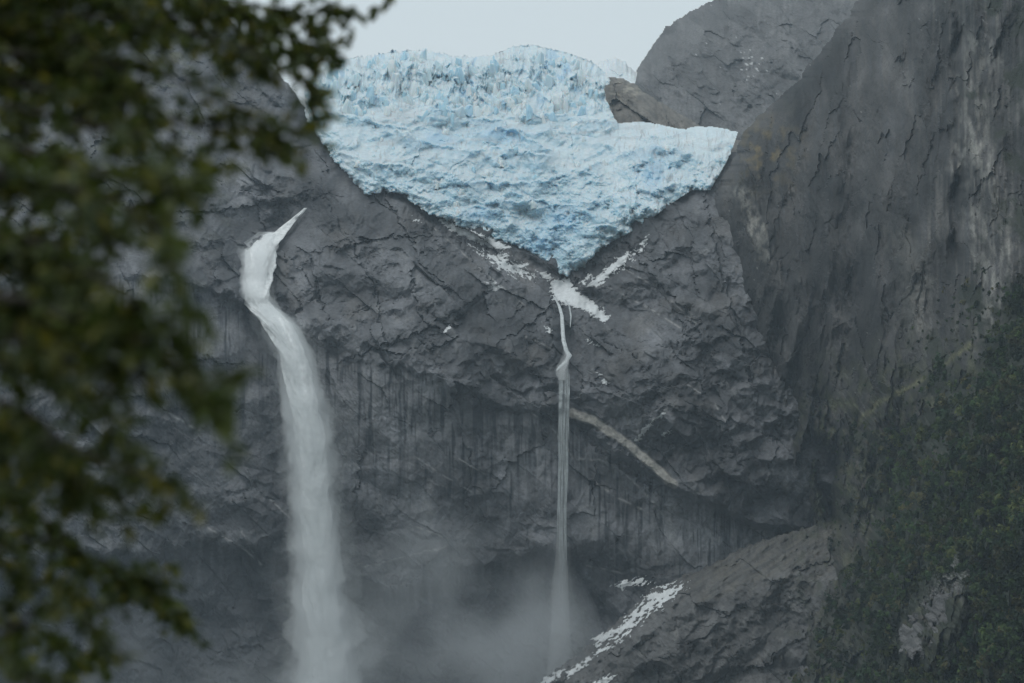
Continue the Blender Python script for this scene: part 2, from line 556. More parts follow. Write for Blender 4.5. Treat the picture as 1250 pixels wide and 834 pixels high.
def wall_d(u, v):
    """depth of the built headwall, bilinear"""
    u = np.asarray(u, float); v = np.asarray(v, float)
    i = np.clip(np.searchsorted(HW_U, u) - 1, 0, len(HW_U) - 2); j = np.clip(np.searchsorted(HW_V, v) - 1, 0, len(HW_V) - 2)
    a = (u - HW_U[i]) / (HW_U[i + 1] - HW_U[i]); b = (v - HW_V[j]) / (HW_V[j + 1] - HW_V[j])
    return ((HW_D[j, i] * (1 - a) + HW_D[j, i + 1] * a) * (1 - b) + (HW_D[j + 1, i] * (1 - a) + HW_D[j + 1, i + 1] * a) * b)


# ---- far dome and the brown shoulder in front of it
def build_far():
    u = lines(700, 1160, 728, 1100, 1.4, 6); v = lines(-120, 260, -6, 200, 1.4, 6)
    U, V = np.meshgrid(u, v); s, t = fs(U, V); s = s * 1.4; t = t * 1.4
    sk = [(700, 500), (768, 220), (771, 112), (774, 92), (783, 74), (797, 54), (812, 34), (832, 20), (856, 6), (880, -6), (960, -40), (1200, -110)]
    top = line_v(U, sk) + fbm(s / 8, t / 20, 3, 41) * 4
    d = np.clip(np.minimum(V - top, (U - 771) * 1.2 + 12), 0, None)
    rel, tone = rock_relief(s, t, 400, np.full(U.shape, 0.45))
    D = 2960 - (U - 770) * 0.5 + (200 - V) * 0.9 + rel * 1.0 + 130 * np.exp(-d / 16) - 40 * np.exp(-((U - 860) / 80) ** 2)
    x = tone * (1 + fbm(s / 25, t / 25, 4, 402) * 0.3)
    c = rgb(x, (0.13, 0.126, 0.126))
    st = noise(s / 3, t / 50, 404)
    c = lerp3(c, (0.24, 0.235, 0.23), sstep(0.2, 0.6, fbm(s / 10, t / 20, 3, 405)) * 0.4)
    c = lerp3(c, (0.09, 0.09, 0.092), sstep(0.1, 0.5, st) * 0.35)
    sp = sstep(0.62, 0.7, fbm(s / 5, t / 3, 3, 406) + 0.35 * np.exp(-((U - 915 - (V - 75) * .2) / 25) ** 2 - ((V - 80) / 30) ** 2))
    c = lerp3(c, (0.6, 0.6, 0.6), sp)
    o = sheet('mountain_dome', U, V, D, V > top, np.clip(c, .03, .7), M_ROCK)
    tag(o, 'rounded grey rock dome rising behind the glacier into the pale sky', 'mountain', kind='structure')

    u = lines(715, 960, 722, 930, 1.2, 4); v = lines(80, 230, 86, 190, 1.2, 4)
    U, V = np.meshgrid(u, v); s, t = fs(U, V); s = s * 1.25; t = t * 1.25
    sk = [(715, 140), (735, 98), (745, 93), (757, 95), (772, 100), (790, 114), (820, 132), (850, 150), (880, 165), (960, 185)]
    top = line_v(U, sk) + fbm(s / 6, t * 0, 3, 43) * 3
    rel, tone = rock_relief(s, t, 500, np.full(U.shape, 0.1))
    d = np.clip(V - top, 0, None)
    D = 2560 + (150 - V) * 1.2 + rel * 1.25 + 60 * np.exp(-d / 9)
    c = rgb(tone * (1 + fbm(s / 15, t / 15, 3, 502) * 0.3), (0.15, 0.136, 0.12))
    c = lerp3(c, (0.07, 0.066, 0.062), sstep(.05, .4, fbm((s + t) / 5, (t - s) / 16, 4, 504)) * .6)
    pl = np.exp(-((U - 765) / 22) ** 2 - ((V - 112) / 10) ** 2) * sstep(-.1, .4, fbm(s / 9, t / 2.5, 3, 503))
    c = lerp3(c, (0.36, 0.33, 0.27), pl)
    o = sheet('rock_shoulder', U, V, D, V > top, np.clip(c, .03, .7), M_ROCK)
    tag(o, 'brown bare rock shoulder between the glacier lobe and the dome', 'rock', kind='structure')


build_far()

# ---- the near side wall and the wooded foot below it
SIDE = RBF([(1080, -100, 2160), (1060, 0, 2140), (980, 80, 2140), (905, 165, 2135), (875, 240, 2095), (900, 300, 2040), (905, 360, 2018), (925, 430, 2000), (950, 500, 1985),
            (985, 560, 1985), (1000, 610, 1980), (960, 660, 1990), (1000, 160, 2010), (1000, 300, 1945), (1040, 450, 1890), (1060, 560, 1860), (1050, 640, 1830),
            (1150, 0, 1830), (1150, 150, 1780), (1150, 300, 1730), (1150, 450, 1650), (1150, 560, 1560), (1150, 700, 1440), (1150, 834, 1380), (1150, 950, 1340),
            (1290, 0, 1640), (1290, 150, 1600), (1290, 300, 1520), (1290, 400, 1440), (1290, 560, 1330), (1290, 700, 1260), (1290, 834, 1210), (1290, 950, 1170), (1290, -100, 1680),
            (1040, 740, 1730), (1000, 834, 1720), (960, 834, 1880), (1000, 950, 1700), (960, 740, 1940), (1000, 720, 1870), (930, 834, 1960), (1450, 0, 1450), (1450, 400, 1200), (1450, 834, 1000)])
SIDE_L = [(1075, -120), (1062, -20), (1045, 4), (1026, 30), (1010, 52), (992, 72), (975, 96), (950, 120), (925, 142), (906, 163), (896, 190), (884, 212), (872, 236),
          (862, 260), (868, 330), (880, 420), (905, 500), (935, 560), (950, 640), (945, 720), (930, 860), (930, 1300)]
FOREST_EDGE = [(300, 1262), (340, 1248), (385, 1212), (440, 1185), (480, 1150), (530, 1090), (600, 1068), (660, 1046), (720, 1020), (780, 1000), (860, 985), (1300, 960)]


def forest_mask(U, V):
    s, t = fs(U, V)
    e = np.interp(V, [p[0] for p in FOREST_EDGE], [p[1] for p in FOREST_EDGE])
    m = (U - e) / 44 + 0.25 + fbm(s / 26, t / 26, 5, 611, .62) * 3.8
    g = poly_sd(U, V, [(1098, 800), (1090, 770), (1110, 748), (1140, 718), (1170, 712), (1186, 740), (1172, 770), (1140, 800), (1120, 812)])
    m = m - 3 * sstep(-4, 6, g)
    sc = poly_sd(U, V, [(1120, 745), (1150, 690), (1175, 670), (1205, 690), (1195, 715), (1160, 725)])
    m = m - 1.7 * sstep(-6, 10, sc)
    return m


def side_depth(U, V):
    s, t = fs(U, V)
    s2 = s * 1.9                                   # the wall recedes: its own length along the face
    rel, tone = rock_relief(s2, t, 700, np.full(U.shape, 0.5) * sstep(560, 300, V) + 0.1, math.radians(60), math.radians(-50))
    left = np.interp(V, [p[1] for p in SIDE_L], [p[0] for p in SIDE_L]) + fbm(t / 9, t * 0 + 2, 3, 45) * 7
    d = np.clip(U - left, 0, None)
    D = SIDE(U, V) + rel * (.85 + 1.5 * sstep(470, 600, V)) + fbm(s2 / 90, t / 130, 3, 710) * 50
    D = D + fbm((s2 + t * 1.2) / 34, (t - s2 * .6) / 90, 4, 715) * 42 * sstep(430, 560, V)
    D = D + 55 * np.exp(-d / 7) * sstep(300, 200, V)
    # vertical clefts on the big wall
    for cu, dep, w, v0, v1 in ((1168, 16, 7, -100, 330), (1190, -9, 12, -100, 420), (1110, 10, 9, -100, 300), (1040, 7, 6, 150, 400), (1016, 60, 12, 550, 640), (978, 22, 7, 580, 640)):
        cc = cu + fbm(t / 25, t * 0 + cu, 3, 46) * 10
        D = D + dep * np.exp(-((U - cc) / w) ** 2) * sstep(v0 - 20, v0 + 20, V) * sstep(v1 + 30, v1 - 10, V)
    return D, tone, left, s2


def build_side():
    u = lines(850, 1480, 856, 1262, 1.22, 10); v = lines(-120, 1300, -6, 842, 1.22, 12)
    U, V = np.meshgrid(u, v)
    D, tone, left, s = side_depth(U, V)
    t = fs(U, V)[1]
    x = tone * (1 + fbm(s / 30, t / 30, 4, 702) * 0.4)
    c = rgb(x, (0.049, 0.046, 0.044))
    n = noise(s / 5, t / 60, 703) + 0.5 * noise(s / 2, t / 25, 704)
    up = sstep(420, 330, V)
    c = lerp3(c, (0.055, 0.055, 0.058), sstep(0.1, 0.55, n) * 0.55 * up)
    c = lerp3(c, (0.19, 0.182, 0.168), sstep(0.0, 0.5, -n) * 0.38 * up * sstep(1080, 1190, U + noise(s / 20, t / 30, 705) * 40))
    # pale bare strips: at the edge above the ice lip and on the right wall
    d, _ = seg_dist(U + fbm(s / 8, t / 8, 3, 706) * 10, V, [(908, 238), (922, 275), (932, 312)])
    c = lerp3(c, (0.27, 0.255, 0.225), sstep(15, 3, d) * 0.75 * sstep(-.35, .2, fbm(s / 6, t / 6, 4, 730)))
    d, _ = seg_dist(U + fbm(s / 8, t / 8, 3, 707) * 26, V, [(1195, 60), (1190, 200), (1215, 300), (1200, 390)])
    c = lerp3(c, (0.25, 0.24, 0.215), sstep(34, 8, d) * 0.6 * sstep(-.2, .3, fbm(s / 8, t / 16, 4, 708)))
    d, _ = seg_dist(U + fbm(s / 8, t / 8, 3, 709) * 16, V, [(1100, 290), (1120, 340), (1112, 400)])
    c = lerp3(c, (0.2, 0.19, 0.17), sstep(26, 6, d) * 0.5)
    d, _ = seg_dist(U + fbm(s / 8, t / 8, 3, 711) * 8, V, [(930, 470), (938, 560), (945, 640)])
    c = lerp3(c, (0.25, 0.245, 0.235), sstep(14, 3, d) * 0.6)
    c = c * (1 + np.clip(fbm(s / 45, t / 45, 4, 731) * 1.2, -.45, .6))[..., None]
    # small fresh scars
    sp = sstep(0.6, 0.68, fbm(s / 4, t / 4, 3, 712))
    c = lerp3(c, (0.36, 0.35, 0.33), sp * 0.8)
    c0 = c
    gr = sstep(-.05, .35, fbm(s / 16, t / 9, 4, 720)) * np.exp(-((U - 935) / 40) ** 2 - ((V - 185) / 38) ** 2)
    c = lerp3(c, (0.15, 0.115, 0.055), gr * 0.85)
    gr = sstep(-.2, .3, fbm(s / 12, t / 12, 4, 721)) * sstep(400, 520, V + (U - 1000) * 0.25) * sstep(930, 1010, U)
    c = lerp3(c, (0.066, 0.070, 0.034), gr * 0.85)
    d, _ = seg_dist(U + fbm(s / 9, t / 9, 2, 722) * 5, V, [(1040, 522), (1072, 492), (1130, 462), (1185, 420)])
    c = lerp3(c, (0.17, 0.165, 0.085), np.exp(-(d / 3.0) ** 2) * 0.8)
    c = c * np.clip(x, .4, 1.9)[..., None] ** .7
    fm = sstep(-.4, .5, forest_mask(U, V))
    c = lerp3(c, (0.03, 0.034, 0.022), fm)
    br = sstep(-.05, .25, fbm(s / 3.2, t / 3.2, 4, 726, .65) - .12 + .25 * fbm(s / 18, t / 18, 2, 727)) * sstep(430, 540, V + (U - 1000) * .3) * sstep(960, 1010, U)
    c = lerp3(c, (0.030, 0.040, 0.018), br * .85)
    bw = sstep(.1, .4, fbm(s / 7, t / 7, 4, 728)) * sstep(430, 540, V) * sstep(960, 1010, U) * (1 - fm)
    c = lerp3(c, (0.095, 0.075, 0.05), bw * .6)
    scree = poly_sd(U, V, [(1118, 745), (1150, 690), (1178, 668), (1206, 690), (1195, 715), (1160, 725)])
    c = lerp3(c, (0.2, 0.195, 0.19), sstep(-4, 8, scree) * sstep(0, .4, noise(s / 1.5, t / 1.5, 725)))
    # bare earth ramp
    ramp = sstep(630, 650, V) * sstep(1075, 1020, U)
    c = lerp3(c, (0.12, 0.112, 0.098), ramp * 0.25)
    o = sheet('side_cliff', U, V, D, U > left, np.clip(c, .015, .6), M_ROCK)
    tag(o, 'dark near rock wall with vertical clefts and a wooded foot', 'cliff', kind='structure')
    return u, v, D


SD_U, SD_V, SD_D = build_side()


def side_d(u, v):
    i = np.clip(np.searchsorted(SD_U, u), 0, len(SD_U) - 1); j = np.clip(np.searchsorted(SD_V, v), 0, len(SD_V) - 1)
    return SD_D[j, i]


# ---- rock spur with its sloping bench in front of the foot of the wall
SPUR_TOP = [(600, 880), (640, 848), (668, 824), (700, 803), (740, 768), (775, 738), (800, 716), (832, 704), (868, 688), (905, 668), (950, 652), (1000, 640), (1060, 628)]
SPUR_EDGE = [(600, 890), (700, 840), (760, 800), (800, 768), (840, 740), (880, 722), (930, 712), (980, 712), (1040, 700), (1080, 690)]


def rib_relief(s, t):
    a = math.radians(33)
    return fbm((s * math.cos(a) + t * math.sin(a)) / 22, (-s * math.sin(a) + t * math.cos(a)) / 2.2, 4, 803, .6)


def spur_depth(U, V):
    s, t = fs(U, V)
    top = line_v(U, SPUR_TOP) + fbm(s / 6, t / 12, 3, 48) * 6
    edge = line_v(U, SPUR_EDGE) + fbm(s / 12, t / 12, 3, 49) * 12
    k = (V - top) / np.maximum(edge - top, 4)
    rel, tone = rock_relief(s, t, 800, 0.35 * sstep(0.9, 1.2, k), math.radians(33), math.radians(-60))
    back = np.interp(U, [600, 800, 1000, 1080], [1965, 1975, 1965, 1940])
    frnt = np.interp(U, [600, 800, 1000, 1080], [1925, 1890, 1850, 1800])
    D = back + (frnt - back) * np.clip(k, 0, 1) - 0.18 * np.clip(V - edge, 0, None)
    D = D + rib_relief(s, t) * 3.0 * sstep(1.2, .7, k) + rel * (0.75 + 0.25 * sstep(0.7, 1.1, k)) + 14 * np.exp(-np.clip(V - top, 0, None) / 4)
    return D, tone, top, edge, k


def build_spur():
    u = lines(590, 1100, 620, 1090, 1.22, 6); v = lines(615, 1300, 620, 842, 1.22, 12)
    U, V = np.meshgrid(u, v); s, t = fs(U, V)
    D, tone, top, edge, k = spur_depth(U, V)
    x = tone * (1 + fbm(s / 16, t / 16, 4, 802) * 0.4)
    c = rgb(x, (0.10, 0.098, 0.097))
    a = math.radians(33)
    al, ac = s * math.cos(a) + t * math.sin(a), -s * math.sin(a) + t * math.cos(a)
    rib = fbm(al / 26, ac / 2.2, 4, 803, .6)
    bench = sstep(1.5, 0.6, k + fbm(s / 8, t / 8, 3, 806) * .8) * sstep(800, 880, U)
    c = lerp3(c, (0.14, 0.128, 0.106), bench * (0.0 + 0.75 * sstep(-.2, .3, rib)))
    c = lerp3(c, (0.05, 0.047, 0.039), bench * sstep(0.0, 0.3, -rib) * 0.8)
    c = lerp3(c, (0.25, 0.24, 0.225), sstep(0.15, 0.5, fbm(s / 8, t / 12, 4, 804)) * 0.4 * (1 - bench))
    c = lerp3(c, (0.06, 0.065, 0.04), sstep(0.0, 0.4, fbm(s / 10, t / 10, 3, 805)) * sstep(930, 1020, U) * 0.8)
    o = sheet('rock_spur', U, V, D, V > top, np.clip(c, .02, .6), M_ROCK)
    tag(o, 'grey rock spur with a brown sloping bench at the foot of the wall', 'rock spur', kind='structure')
    return u, v, D


SP_U, SP_V, SP_D = build_spur()


def spur_d(u, v):
    i = np.clip(np.searchsorted(SP_U, u), 0, len(SP_U) - 1); j = np.clip(np.searchsorted(SP_V, v), 0, len(SP_V) - 1)
    return SP_D[j, i]


# ---- valley floor
def build_ground():
    xs = np.array([-9000, -4000, -1500, -400, -60, 0, 60, 400, 1500, 4000, 9000.]); ys = np.array([-9000, -3000, -600, -60, 0, 60, 400, 1000, 1600, 2200, 3200, 9000.])
    X, Y = np.meshgrid(xs, ys)
    co = np.stack([X, Y, np.zeros_like(X)], -1).reshape(-1, 3)
    idx = np.arange(X.size).reshape(X.shape)
    f = np.stack([idx[:-1, :-1], idx[:-1, 1:], idx[1:, 1:], idx[1:, :-1]], -1).reshape(-1, 4)
    o = mesh_obj('ground', co, f, M_GROUND, col=np.tile([0.05, 0.055, 0.035], (len(co), 1)))
    tag(o, 'dark mossy valley floor below the cliffs', 'ground', kind='structure')


build_ground()

# ------------------------------------------------------------------ glacier
GTOP = [(300, 110), (372, 98), (395, 78), (430, 72), (470, 66), (510, 62), (540, 66), (560, 70), (600, 68), (625, 59), (650, 57), (690, 66), (722, 77), (748, 98), (755, 149), (905, 158)]


CRESTS = [([(520, 131), (559, 132), (582, 144), (608, 146), (626, 157), (645, 169), (676, 183)], 15, 22), ([(415, 138), (440, 142), (470, 150), (500, 158)], 12, 16),
          ([(486, 160), (510, 168), (540, 178), (575, 182), (620, 180), (668, 190)], 14, 24), ([(545, 214), (575, 221), (620, 222), (663, 219), (704, 207), (735, 197)], 13, 20),
          ([(640, 138), (690, 141), (752, 150)], 12, 18), ([(430, 190), (470, 200), (520, 206), (560, 214)], 10, 14), ([(590, 246), (640, 242), (700, 250), (750, 240)], 10, 14),
          ([(760, 185), (800, 178), (850, 188)], 9, 22),
          ([(640, 280), (690, 272), (740, 276)], 9, 14)]


def glacier_depth(U, V):
    s, t = fs(U, V); s = s * 1.12; t = t * 1.12
    sd_ = poly_sd(U, V, GLACIER) + fbm(s / 5, t / 5, 3, 901) * 5
    base = HEAD(U, V)
    lobe = sstep(735, 770, U)
    up = sstep(150, 105, V + fbm(s / 20, t / 20, 2, 900) * 18) * (1 - lobe)
    low = sstep(190, 225, V)
    w1 = fbm(s / 12, t / 12, 3, 902) * 5; w2 = fbm(s / 12 + 4, t / 12, 3, 903) * 5
    a1, c1, e1 = facets(s + w1, t + w2, 24, math.radians(-14), 1.8, 910, 0.2, 0.06)
    mid = np.clip(1 - up - low, 0, 1)
    big_ = crags(s, t, 26, math.radians(-12), 2.0, 911, 3, .5)
    blk = crags(s, t, 13, math.radians(-18), 1.9, 921, 4, .5)
    swl = ridge((s + w1 * 2) / 22, (t + w2 * 2 + s * .25) / 9, 5, 931, .52)
    fin = 1 - 2 * np.abs(tri((s + w1) / 9.5, (t + w2) / 26, 951)); fin2 = 1 - 2 * np.abs(tri((s + w1 * .6) / 2.4, (t + w2) / 8, 961))
    e2 = 1 - swl; c2 = blk * .5 + .5; q1 = np.clip((fin + .2) * .6, 0, 1); k1 = fin
    D = base - 26 * np.sqrt(np.clip(sd_ / 26, 0, 1))
    flat = sstep(-.22, .15, fbm(s / 24, t / 15, 3, 975)) * np.clip(mid + .5 * low, 0, 1)
    D = D + big_ * (22 * mid + 15 * low + 14 * up + 8 * lobe) + blk * (6 * mid + 12 * low + 8 * up + 6 * lobe) * (1 - .8 * flat) - swl * (2 * mid + 6.0 * low + 2.5 * up) * (1 - .8 * flat)
    face = 0
    for pl, amp, run in CRESTS:
        jv = fbm(s / 9, t / 9, 3, int(pl[0][0])) * 7
        us_ = [p[0] for p in pl]
        dv = V + jv - np.interp(U, us_, [p[1] for p in pl])
        ends = sstep(us_[0] - 10, us_[0] + 12, U) * sstep(us_[-1] + 10, us_[-1] - 12, U)
        below = sstep(-1.2, .8, dv) * np.exp(-np.clip(dv, 0, None) / run) * ends
        D = D - amp * 1.7 * below
        face = np.maximum(face, below)
    D = D - (fin * 11.0 + fin2 * 4.0) * (up + 0.3 * lobe) + a1 * .5 * mid
    # icefall steps: benches with steep risers
    w = (V + fbm(s / 30, t / 60, 3, 970) * 30 + (U - 600) * 0.06) / 31.0
    saw = w - np.floor(w)
    D = D + (sstep(0.0, 0.78, saw) - saw) * 8 * (0.1 + 0.9 * mid)
    D = D + np.exp(-(e1 / 0.025) ** 2) * 2.0 * mid * sstep(0, .3, fbm(s / 20, t / 20, 2, 971))
    top = line_v(U, GTOP)
    D = D + 40 * np.exp(-np.clip(V - top, 0, None) / 5)
    steep = dict(s=s, t=t, up=up, low=low, lobe=lobe, mid=mid, c1=c1, c2=c2, k1=k1, q1=q1, e1=e1, e2=e2, saw=saw, face=face, flat=flat)
    return D, sd_, steep


def build_glacier():
    u = np.arange(366, 912, 0.95); v = np.arange(48, 346, 0.95)
    U, V = np.meshgrid(u, v)
    D, sd_, q = glacier_depth(U, V)
    s, t = q['s'], q['t']
    top = line_v(U, GTOP)
    spk = (np.abs(noise(s / 3.2, s * 0 + 2, 980)) * 9 + noise(s / 9, s * 0, 981) * 4) * sstep(640, 600, U) + noise(s / 2, s * 0, 982) * 2
    keep = (sd_ > 0) & (V > top - 2 + spk * 0.9 - 3) & ((U < 745) | (poly_sd(U, V, GLACIER) > 1))
    keep = keep | ((V < top + 6) & (V > top - 3 + spk * 0.9) & (U > 380) & (U < 740))
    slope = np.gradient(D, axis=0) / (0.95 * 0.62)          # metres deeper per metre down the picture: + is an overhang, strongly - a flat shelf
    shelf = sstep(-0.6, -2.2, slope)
    c = rgb(1 + (q['c2'] - .5) * 0.3, (0.47, 0.62, 0.69))
    w_ = fbm(s / 30, t / 30, 2, 996)
    blue = sstep(0.0, 0.45, fbm(s / 22, t / 16, 4, 985) + 0.18 * q['low'] - 0.12 * q['lobe'])
    c = lerp3(c, (0.37, 0.56, 0.66), blue * 0.6)
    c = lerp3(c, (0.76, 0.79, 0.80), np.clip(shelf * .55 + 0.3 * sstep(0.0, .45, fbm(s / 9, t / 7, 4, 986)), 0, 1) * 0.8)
    c = lerp3(c, (0.30, 0.52, 0.70), sstep(.10, 0.0, q['q1']) * q['up'] * 0.6 * sstep(-.1, .3, fbm(s / 12, t / 12, 3, 999)))
    c = lerp3(c, (0.37, 0.53, 0.63), q['face'] * sstep(-.3, .2, fbm(s / 12, t / 8, 3, 984)) * .75)
    for bu, bv, ru, rv in ((797, 210, 14, 24), (688, 268, 20, 14), (567, 112, 5, 9), (616, 124, 7, 10), (535, 170, 22, 10), (610, 165, 28, 10), (660, 300, 26, 14), (588, 262, 20, 8)):
        k = np.exp(-((U + fbm(s / 5, t / 5, 2, 987) * 10 - bu) / ru) ** 2 - ((V - bv) / rv) ** 2)
        c = lerp3(c, (0.24, 0.50, 0.72), np.clip(k * 1.2, 0, 1) * 0.42)
    bd = sstep(.12, .4, fbm((s + w_ * 3) / 60, (t + w_ * 6 - s * .12) / 5, 4, 995)) * q['mid']
    c = lerp3(c, (0.47, 0.50, 0.52), bd * .5)
    # rock flour: thin grey drip lines and dusty smears
    dr = sstep(0.28, 0.5, noise((s + fbm(s / 6, t / 6, 2, 988) * 2) / 1.3, t / 9, 989)) * sstep(0.0, .35, fbm(s / 14, t / 14, 3, 990) + 0.25 * q['lobe'])
    c = lerp3(c, (0.33, 0.33, 0.33), dr * 0.55)
    sm = sstep(0.1, 0.5, fbm(s / 7, t / 4, 5, 991)) * (0.35 + 0.3 * q['up'])
    c = lerp3(c, (0.52, 0.54, 0.55), sm * 0.6)
    rim = sstep(9, 0, sd_) * sstep(190, 215, V) * sstep(0, .3, fbm(s / 4, t / 4, 3, 992))
    c = lerp3(c, (0.3, 0.3, 0.3), rim * 0.6)
    root = empty('glacier', pix(650, 335, 2120))
    body = sheet('ice_field', U, V, D, keep, np.clip(c, .05, .88), M_ICE)
    adopt(body, root)
    tag(root, 'pale blue hanging glacier broken by crevasses, spilling over the rock lip', 'glacier')

    # the ice ridge farther back, seen over the shoulder
    u = np.arange(700, 792, 1.0); v = np.arange(60, 125, 1.0)
    U, V = np.meshgrid(u, v); s, t = fs(U, V)
    sk = [(700, 88), (722, 80), (738, 73), (752, 70), (764, 76), (774, 86), (792, 96)]
    tp = line_v(U, sk) + noise(s / 2.2, s * 0, 993) * 3
    a3, c3, e3 = facets(s, t, 6, 0.4, 1.4, 994, .5, .3)
    Db = 3080 + (100 - V) * 1.5 + a3 + 40 * np.exp(-np.clip(V - tp, 0, None) / 5)
    cb = rgb(1 + (c3 - .5) * .15, (0.68, 0.74, 0.77))
    adopt(sheet('far_ice', U, V, Db, V > tp, np.clip(cb, 0, .85), M_ICE), root)

    # seracs: leaning ice blocks that stand out singly along the icefall
    rs = np.random.RandomState(4)
    protos = []
    for k in range(6):
        n = 5 + k % 3
        ang = np.sort(rs.rand(n)) * 0.6 + np.arange(n) * 2 * math.pi / n
        rows = []
        for hgt, r in ((0.0, 1.0), (0.55, 0.92), (1.0, 0.42 + 0.3 * rs.rand())):
            rr = r * (0.75 + 0.5 * rs.rand(n))
            rows.append(np.stack([np.cos(ang) * rr + hgt * (rs.rand() - .5) * .5, np.sin(ang) * rr * .8, np.full(n, hgt) + (rs.rand(n) - .5) * 0.35 * (hgt > 0.1)], -1))
        apex = np.array([[rows[2][:, 0].mean(), rows[2][:, 1].mean(), 1.12]])
        co = np.concatenate(rows + [apex])
        f = []
        for a in range(2):
            for i in range(n):
                j = (i + 1) % n
                f += [(a * n + i, a * n + j, (a + 1) * n + j), (a * n + i, (a + 1) * n + j, (a + 1) * n + i)]
        f += [(2 * n + i, 2 * n + (i + 1) % n, 3 * n) for i in range(n)]
        tint = np.tile(np.array([[0.60, 0.73, 0.785], [0.72, 0.79, 0.81], [0.46, 0.66, 0.77]][k % 3]), (len(co), 1))
        tint[-1] = (0.8, 0.83, 0.84)
        protos.append((co, np.array(f), tint))
    meshes = []
    count = 0
    tries = 0
    while count < 260 and tries < 6000:
        tries += 1
        z = rs.rand()
        if z < .72:
            uu, vv = rs.uniform(400, 730), rs.uniform(70, 142)
        elif z < .82:
            uu, vv = rs.uniform(430, 760), rs.uniform(140, 235)
        else:
            uu, vv = rs.uniform(430, 860), rs.uniform(170, 270)
        g = poly_sd(np.array([uu]), np.array([vv]), GLACIER)[0]
        if g < 9:
            continue
        i = int((vv - 48) / 0.95); j = int((uu - 366) / 0.95)
        d = D[i, j]
        hpx = rs.uniform(7, 21) * (1.1 if vv < 150 else 0.55)
        hm = hpx * d * KPX
        wm = hm * rs.uniform(0.22, 0.42) * (1 if vv < 150 else 1.5)
        x, y, z_ = pix(uu, vv, d)
        k = rs.randint(6)
        if len(meshes) <= k or meshes[k] is None:
            while len(meshes) <= k:
                meshes.append(None)
            o = mesh_obj('serac', protos[k][0], protos[k][1], M_ICE, col=protos[k][2])
            meshes[k] = o.data
        else:
            o = bpy.data.objects.new('serac', meshes[k]); COL.objects.link(o)
        o.location = (x - root.location[0], y + wm * 0.35 - root.location[1], z_ - hm * 0.45 - root.location[2])
        o.parent = root
        o.scale = (wm, wm, hm)
        o.rotation_euler = (rs.uniform(-.25, .2), rs.uniform(-.3, .3), rs.uniform(0, 6.28))
        count += 1
    return D


build_glacier()

# ------------------------------------------------------------------ snow patches
def snow(poly, label, src, thr=0.0, nz=1.0, ang=0.35, sc=1.0, lift=1.0, step=0.7, grain=4.0):
    us = [p[0] for p in poly]; vs = [p[1] for p in poly]
    u = np.arange(min(us) - 6, max(us) + 6, step); v = np.arange(min(vs) - 6, max(vs) + 6, step)
    U, V = np.meshgrid(u, v); s, t = fs(U, V)
    m = poly_sd(U, V, poly) + fbm((s * math.cos(ang) + t * math.sin(ang)) / grain / 1.5, (t * math.cos(ang) - s * math.sin(ang)) / grain / .5, 5, int(us[0] * 7 + vs[0]), .7) * 12 * nz - thr
    D0 = src(U, V)
    # a smoothed bed, so that snow fills the hollows and the rock's points stick through
    Ds = D0.copy()
    for _ in range(8):
        P_ = np.pad(Ds, 1, mode='edge'); Ds = (P_[:-2, 1:-1] + P_[2:, 1:-1] + P_[1:-1, :-2] + P_[1:-1, 2:] + P_[1:-1, 1:-1]) / 5
    D = Ds - lift * np.clip(m / 3, -.8, 1) - 0.2
    keep = m > -0.3
    if grid_faces(U.shape[0], U.shape[1], keep).shape[0] == 0:
        return
    c = rgb(1 + fbm(s / 3, t / 3, 3, 5) * .12, (0.72, 0.735, 0.74)) * sc
    c = c * (.68 + .32 * np.clip(m / 4, 0, 1))[..., None]
    o = sheet('snow_patch', U, V, D, keep, np.clip(c, 0, .88), M_SNOW)
    tag(o, label, 'snow patch')


snow([(676, 342), (690, 340), (708, 358), (728, 372), (744, 388), (738, 394), (716, 380), (694, 372), (676, 366), (672, 352)],
     'bright snow tongue where the thin waterfall begins under the ice toe', wall_d, thr=-1.5, nz=0.85, lift=1.2)
snow([(536, 268), (560, 276), (600, 291), (622, 302), (612, 306), (580, 294), (552, 282)], 'long snow strip tucked under the glacier edge above the buttress', wall_d, thr=-1.5, nz=0.7, lift=1.2)
snow([(592, 344), (604, 343), (614, 350), (606, 356), (596, 354)], 'small bright snow pocket at the top of the diagonal crack', wall_d, nz=0.5)
snow([(604, 306), (626, 312), (620, 320), (606, 316)], 'speckled snow on ledge between the glacier strip and the snow pocket', wall_d, thr=1, nz=0.9)
snow([(620, 322), (645, 318), (650, 326), (628, 334)], 'broken snow flecks on the ribs beside the ice toe', wall_d, thr=2, nz=1)
snow([(654, 330), (672, 334), (678, 342), (662, 342)], 'thin snow line leading into the bright snow tongue', wall_d, thr=0.5, nz=0.7)
snow([(716, 350), (728, 338), (742, 326), (756, 314), (766, 308), (770, 312), (756, 324), (744, 336), (728, 350)], 'slanting snow streak on the slab across the gully from the buttress', wall_d, thr=-0.3, nz=0.6)
snow([(706, 346), (718, 332), (724, 336), (714, 350)], 'short snow streak beside the ice toe on the slab', wall_d, thr=1, nz=0.8)
snow([(778, 298), (790, 288), (794, 292), (782, 302)], 'tiny snow fleck in the notch below the glacier lobe', wall_d, thr=0.6, nz=0.8)
snow([(540, 405), (548, 396), (552, 400), (544, 408)], 'tiny snow fleck at the foot of the diagonal crack', wall_d, thr=.6, nz=0.8)
snow([(662, 396), (676, 402), (676, 412), (668, 408)], 'snow dusting beside the upper thin waterfall', wall_d, thr=1.5, nz=1)
snow([(702, 410), (720, 414), (736, 424), (722, 424)], 'snow dusting across from the thin waterfall ledge', wall_d, thr=1.5, nz=1)
snow([(722, 450), (738, 456), (748, 472), (738, 474)], 'scattered snow specks above the pale slab', wall_d, thr=2, nz=1)
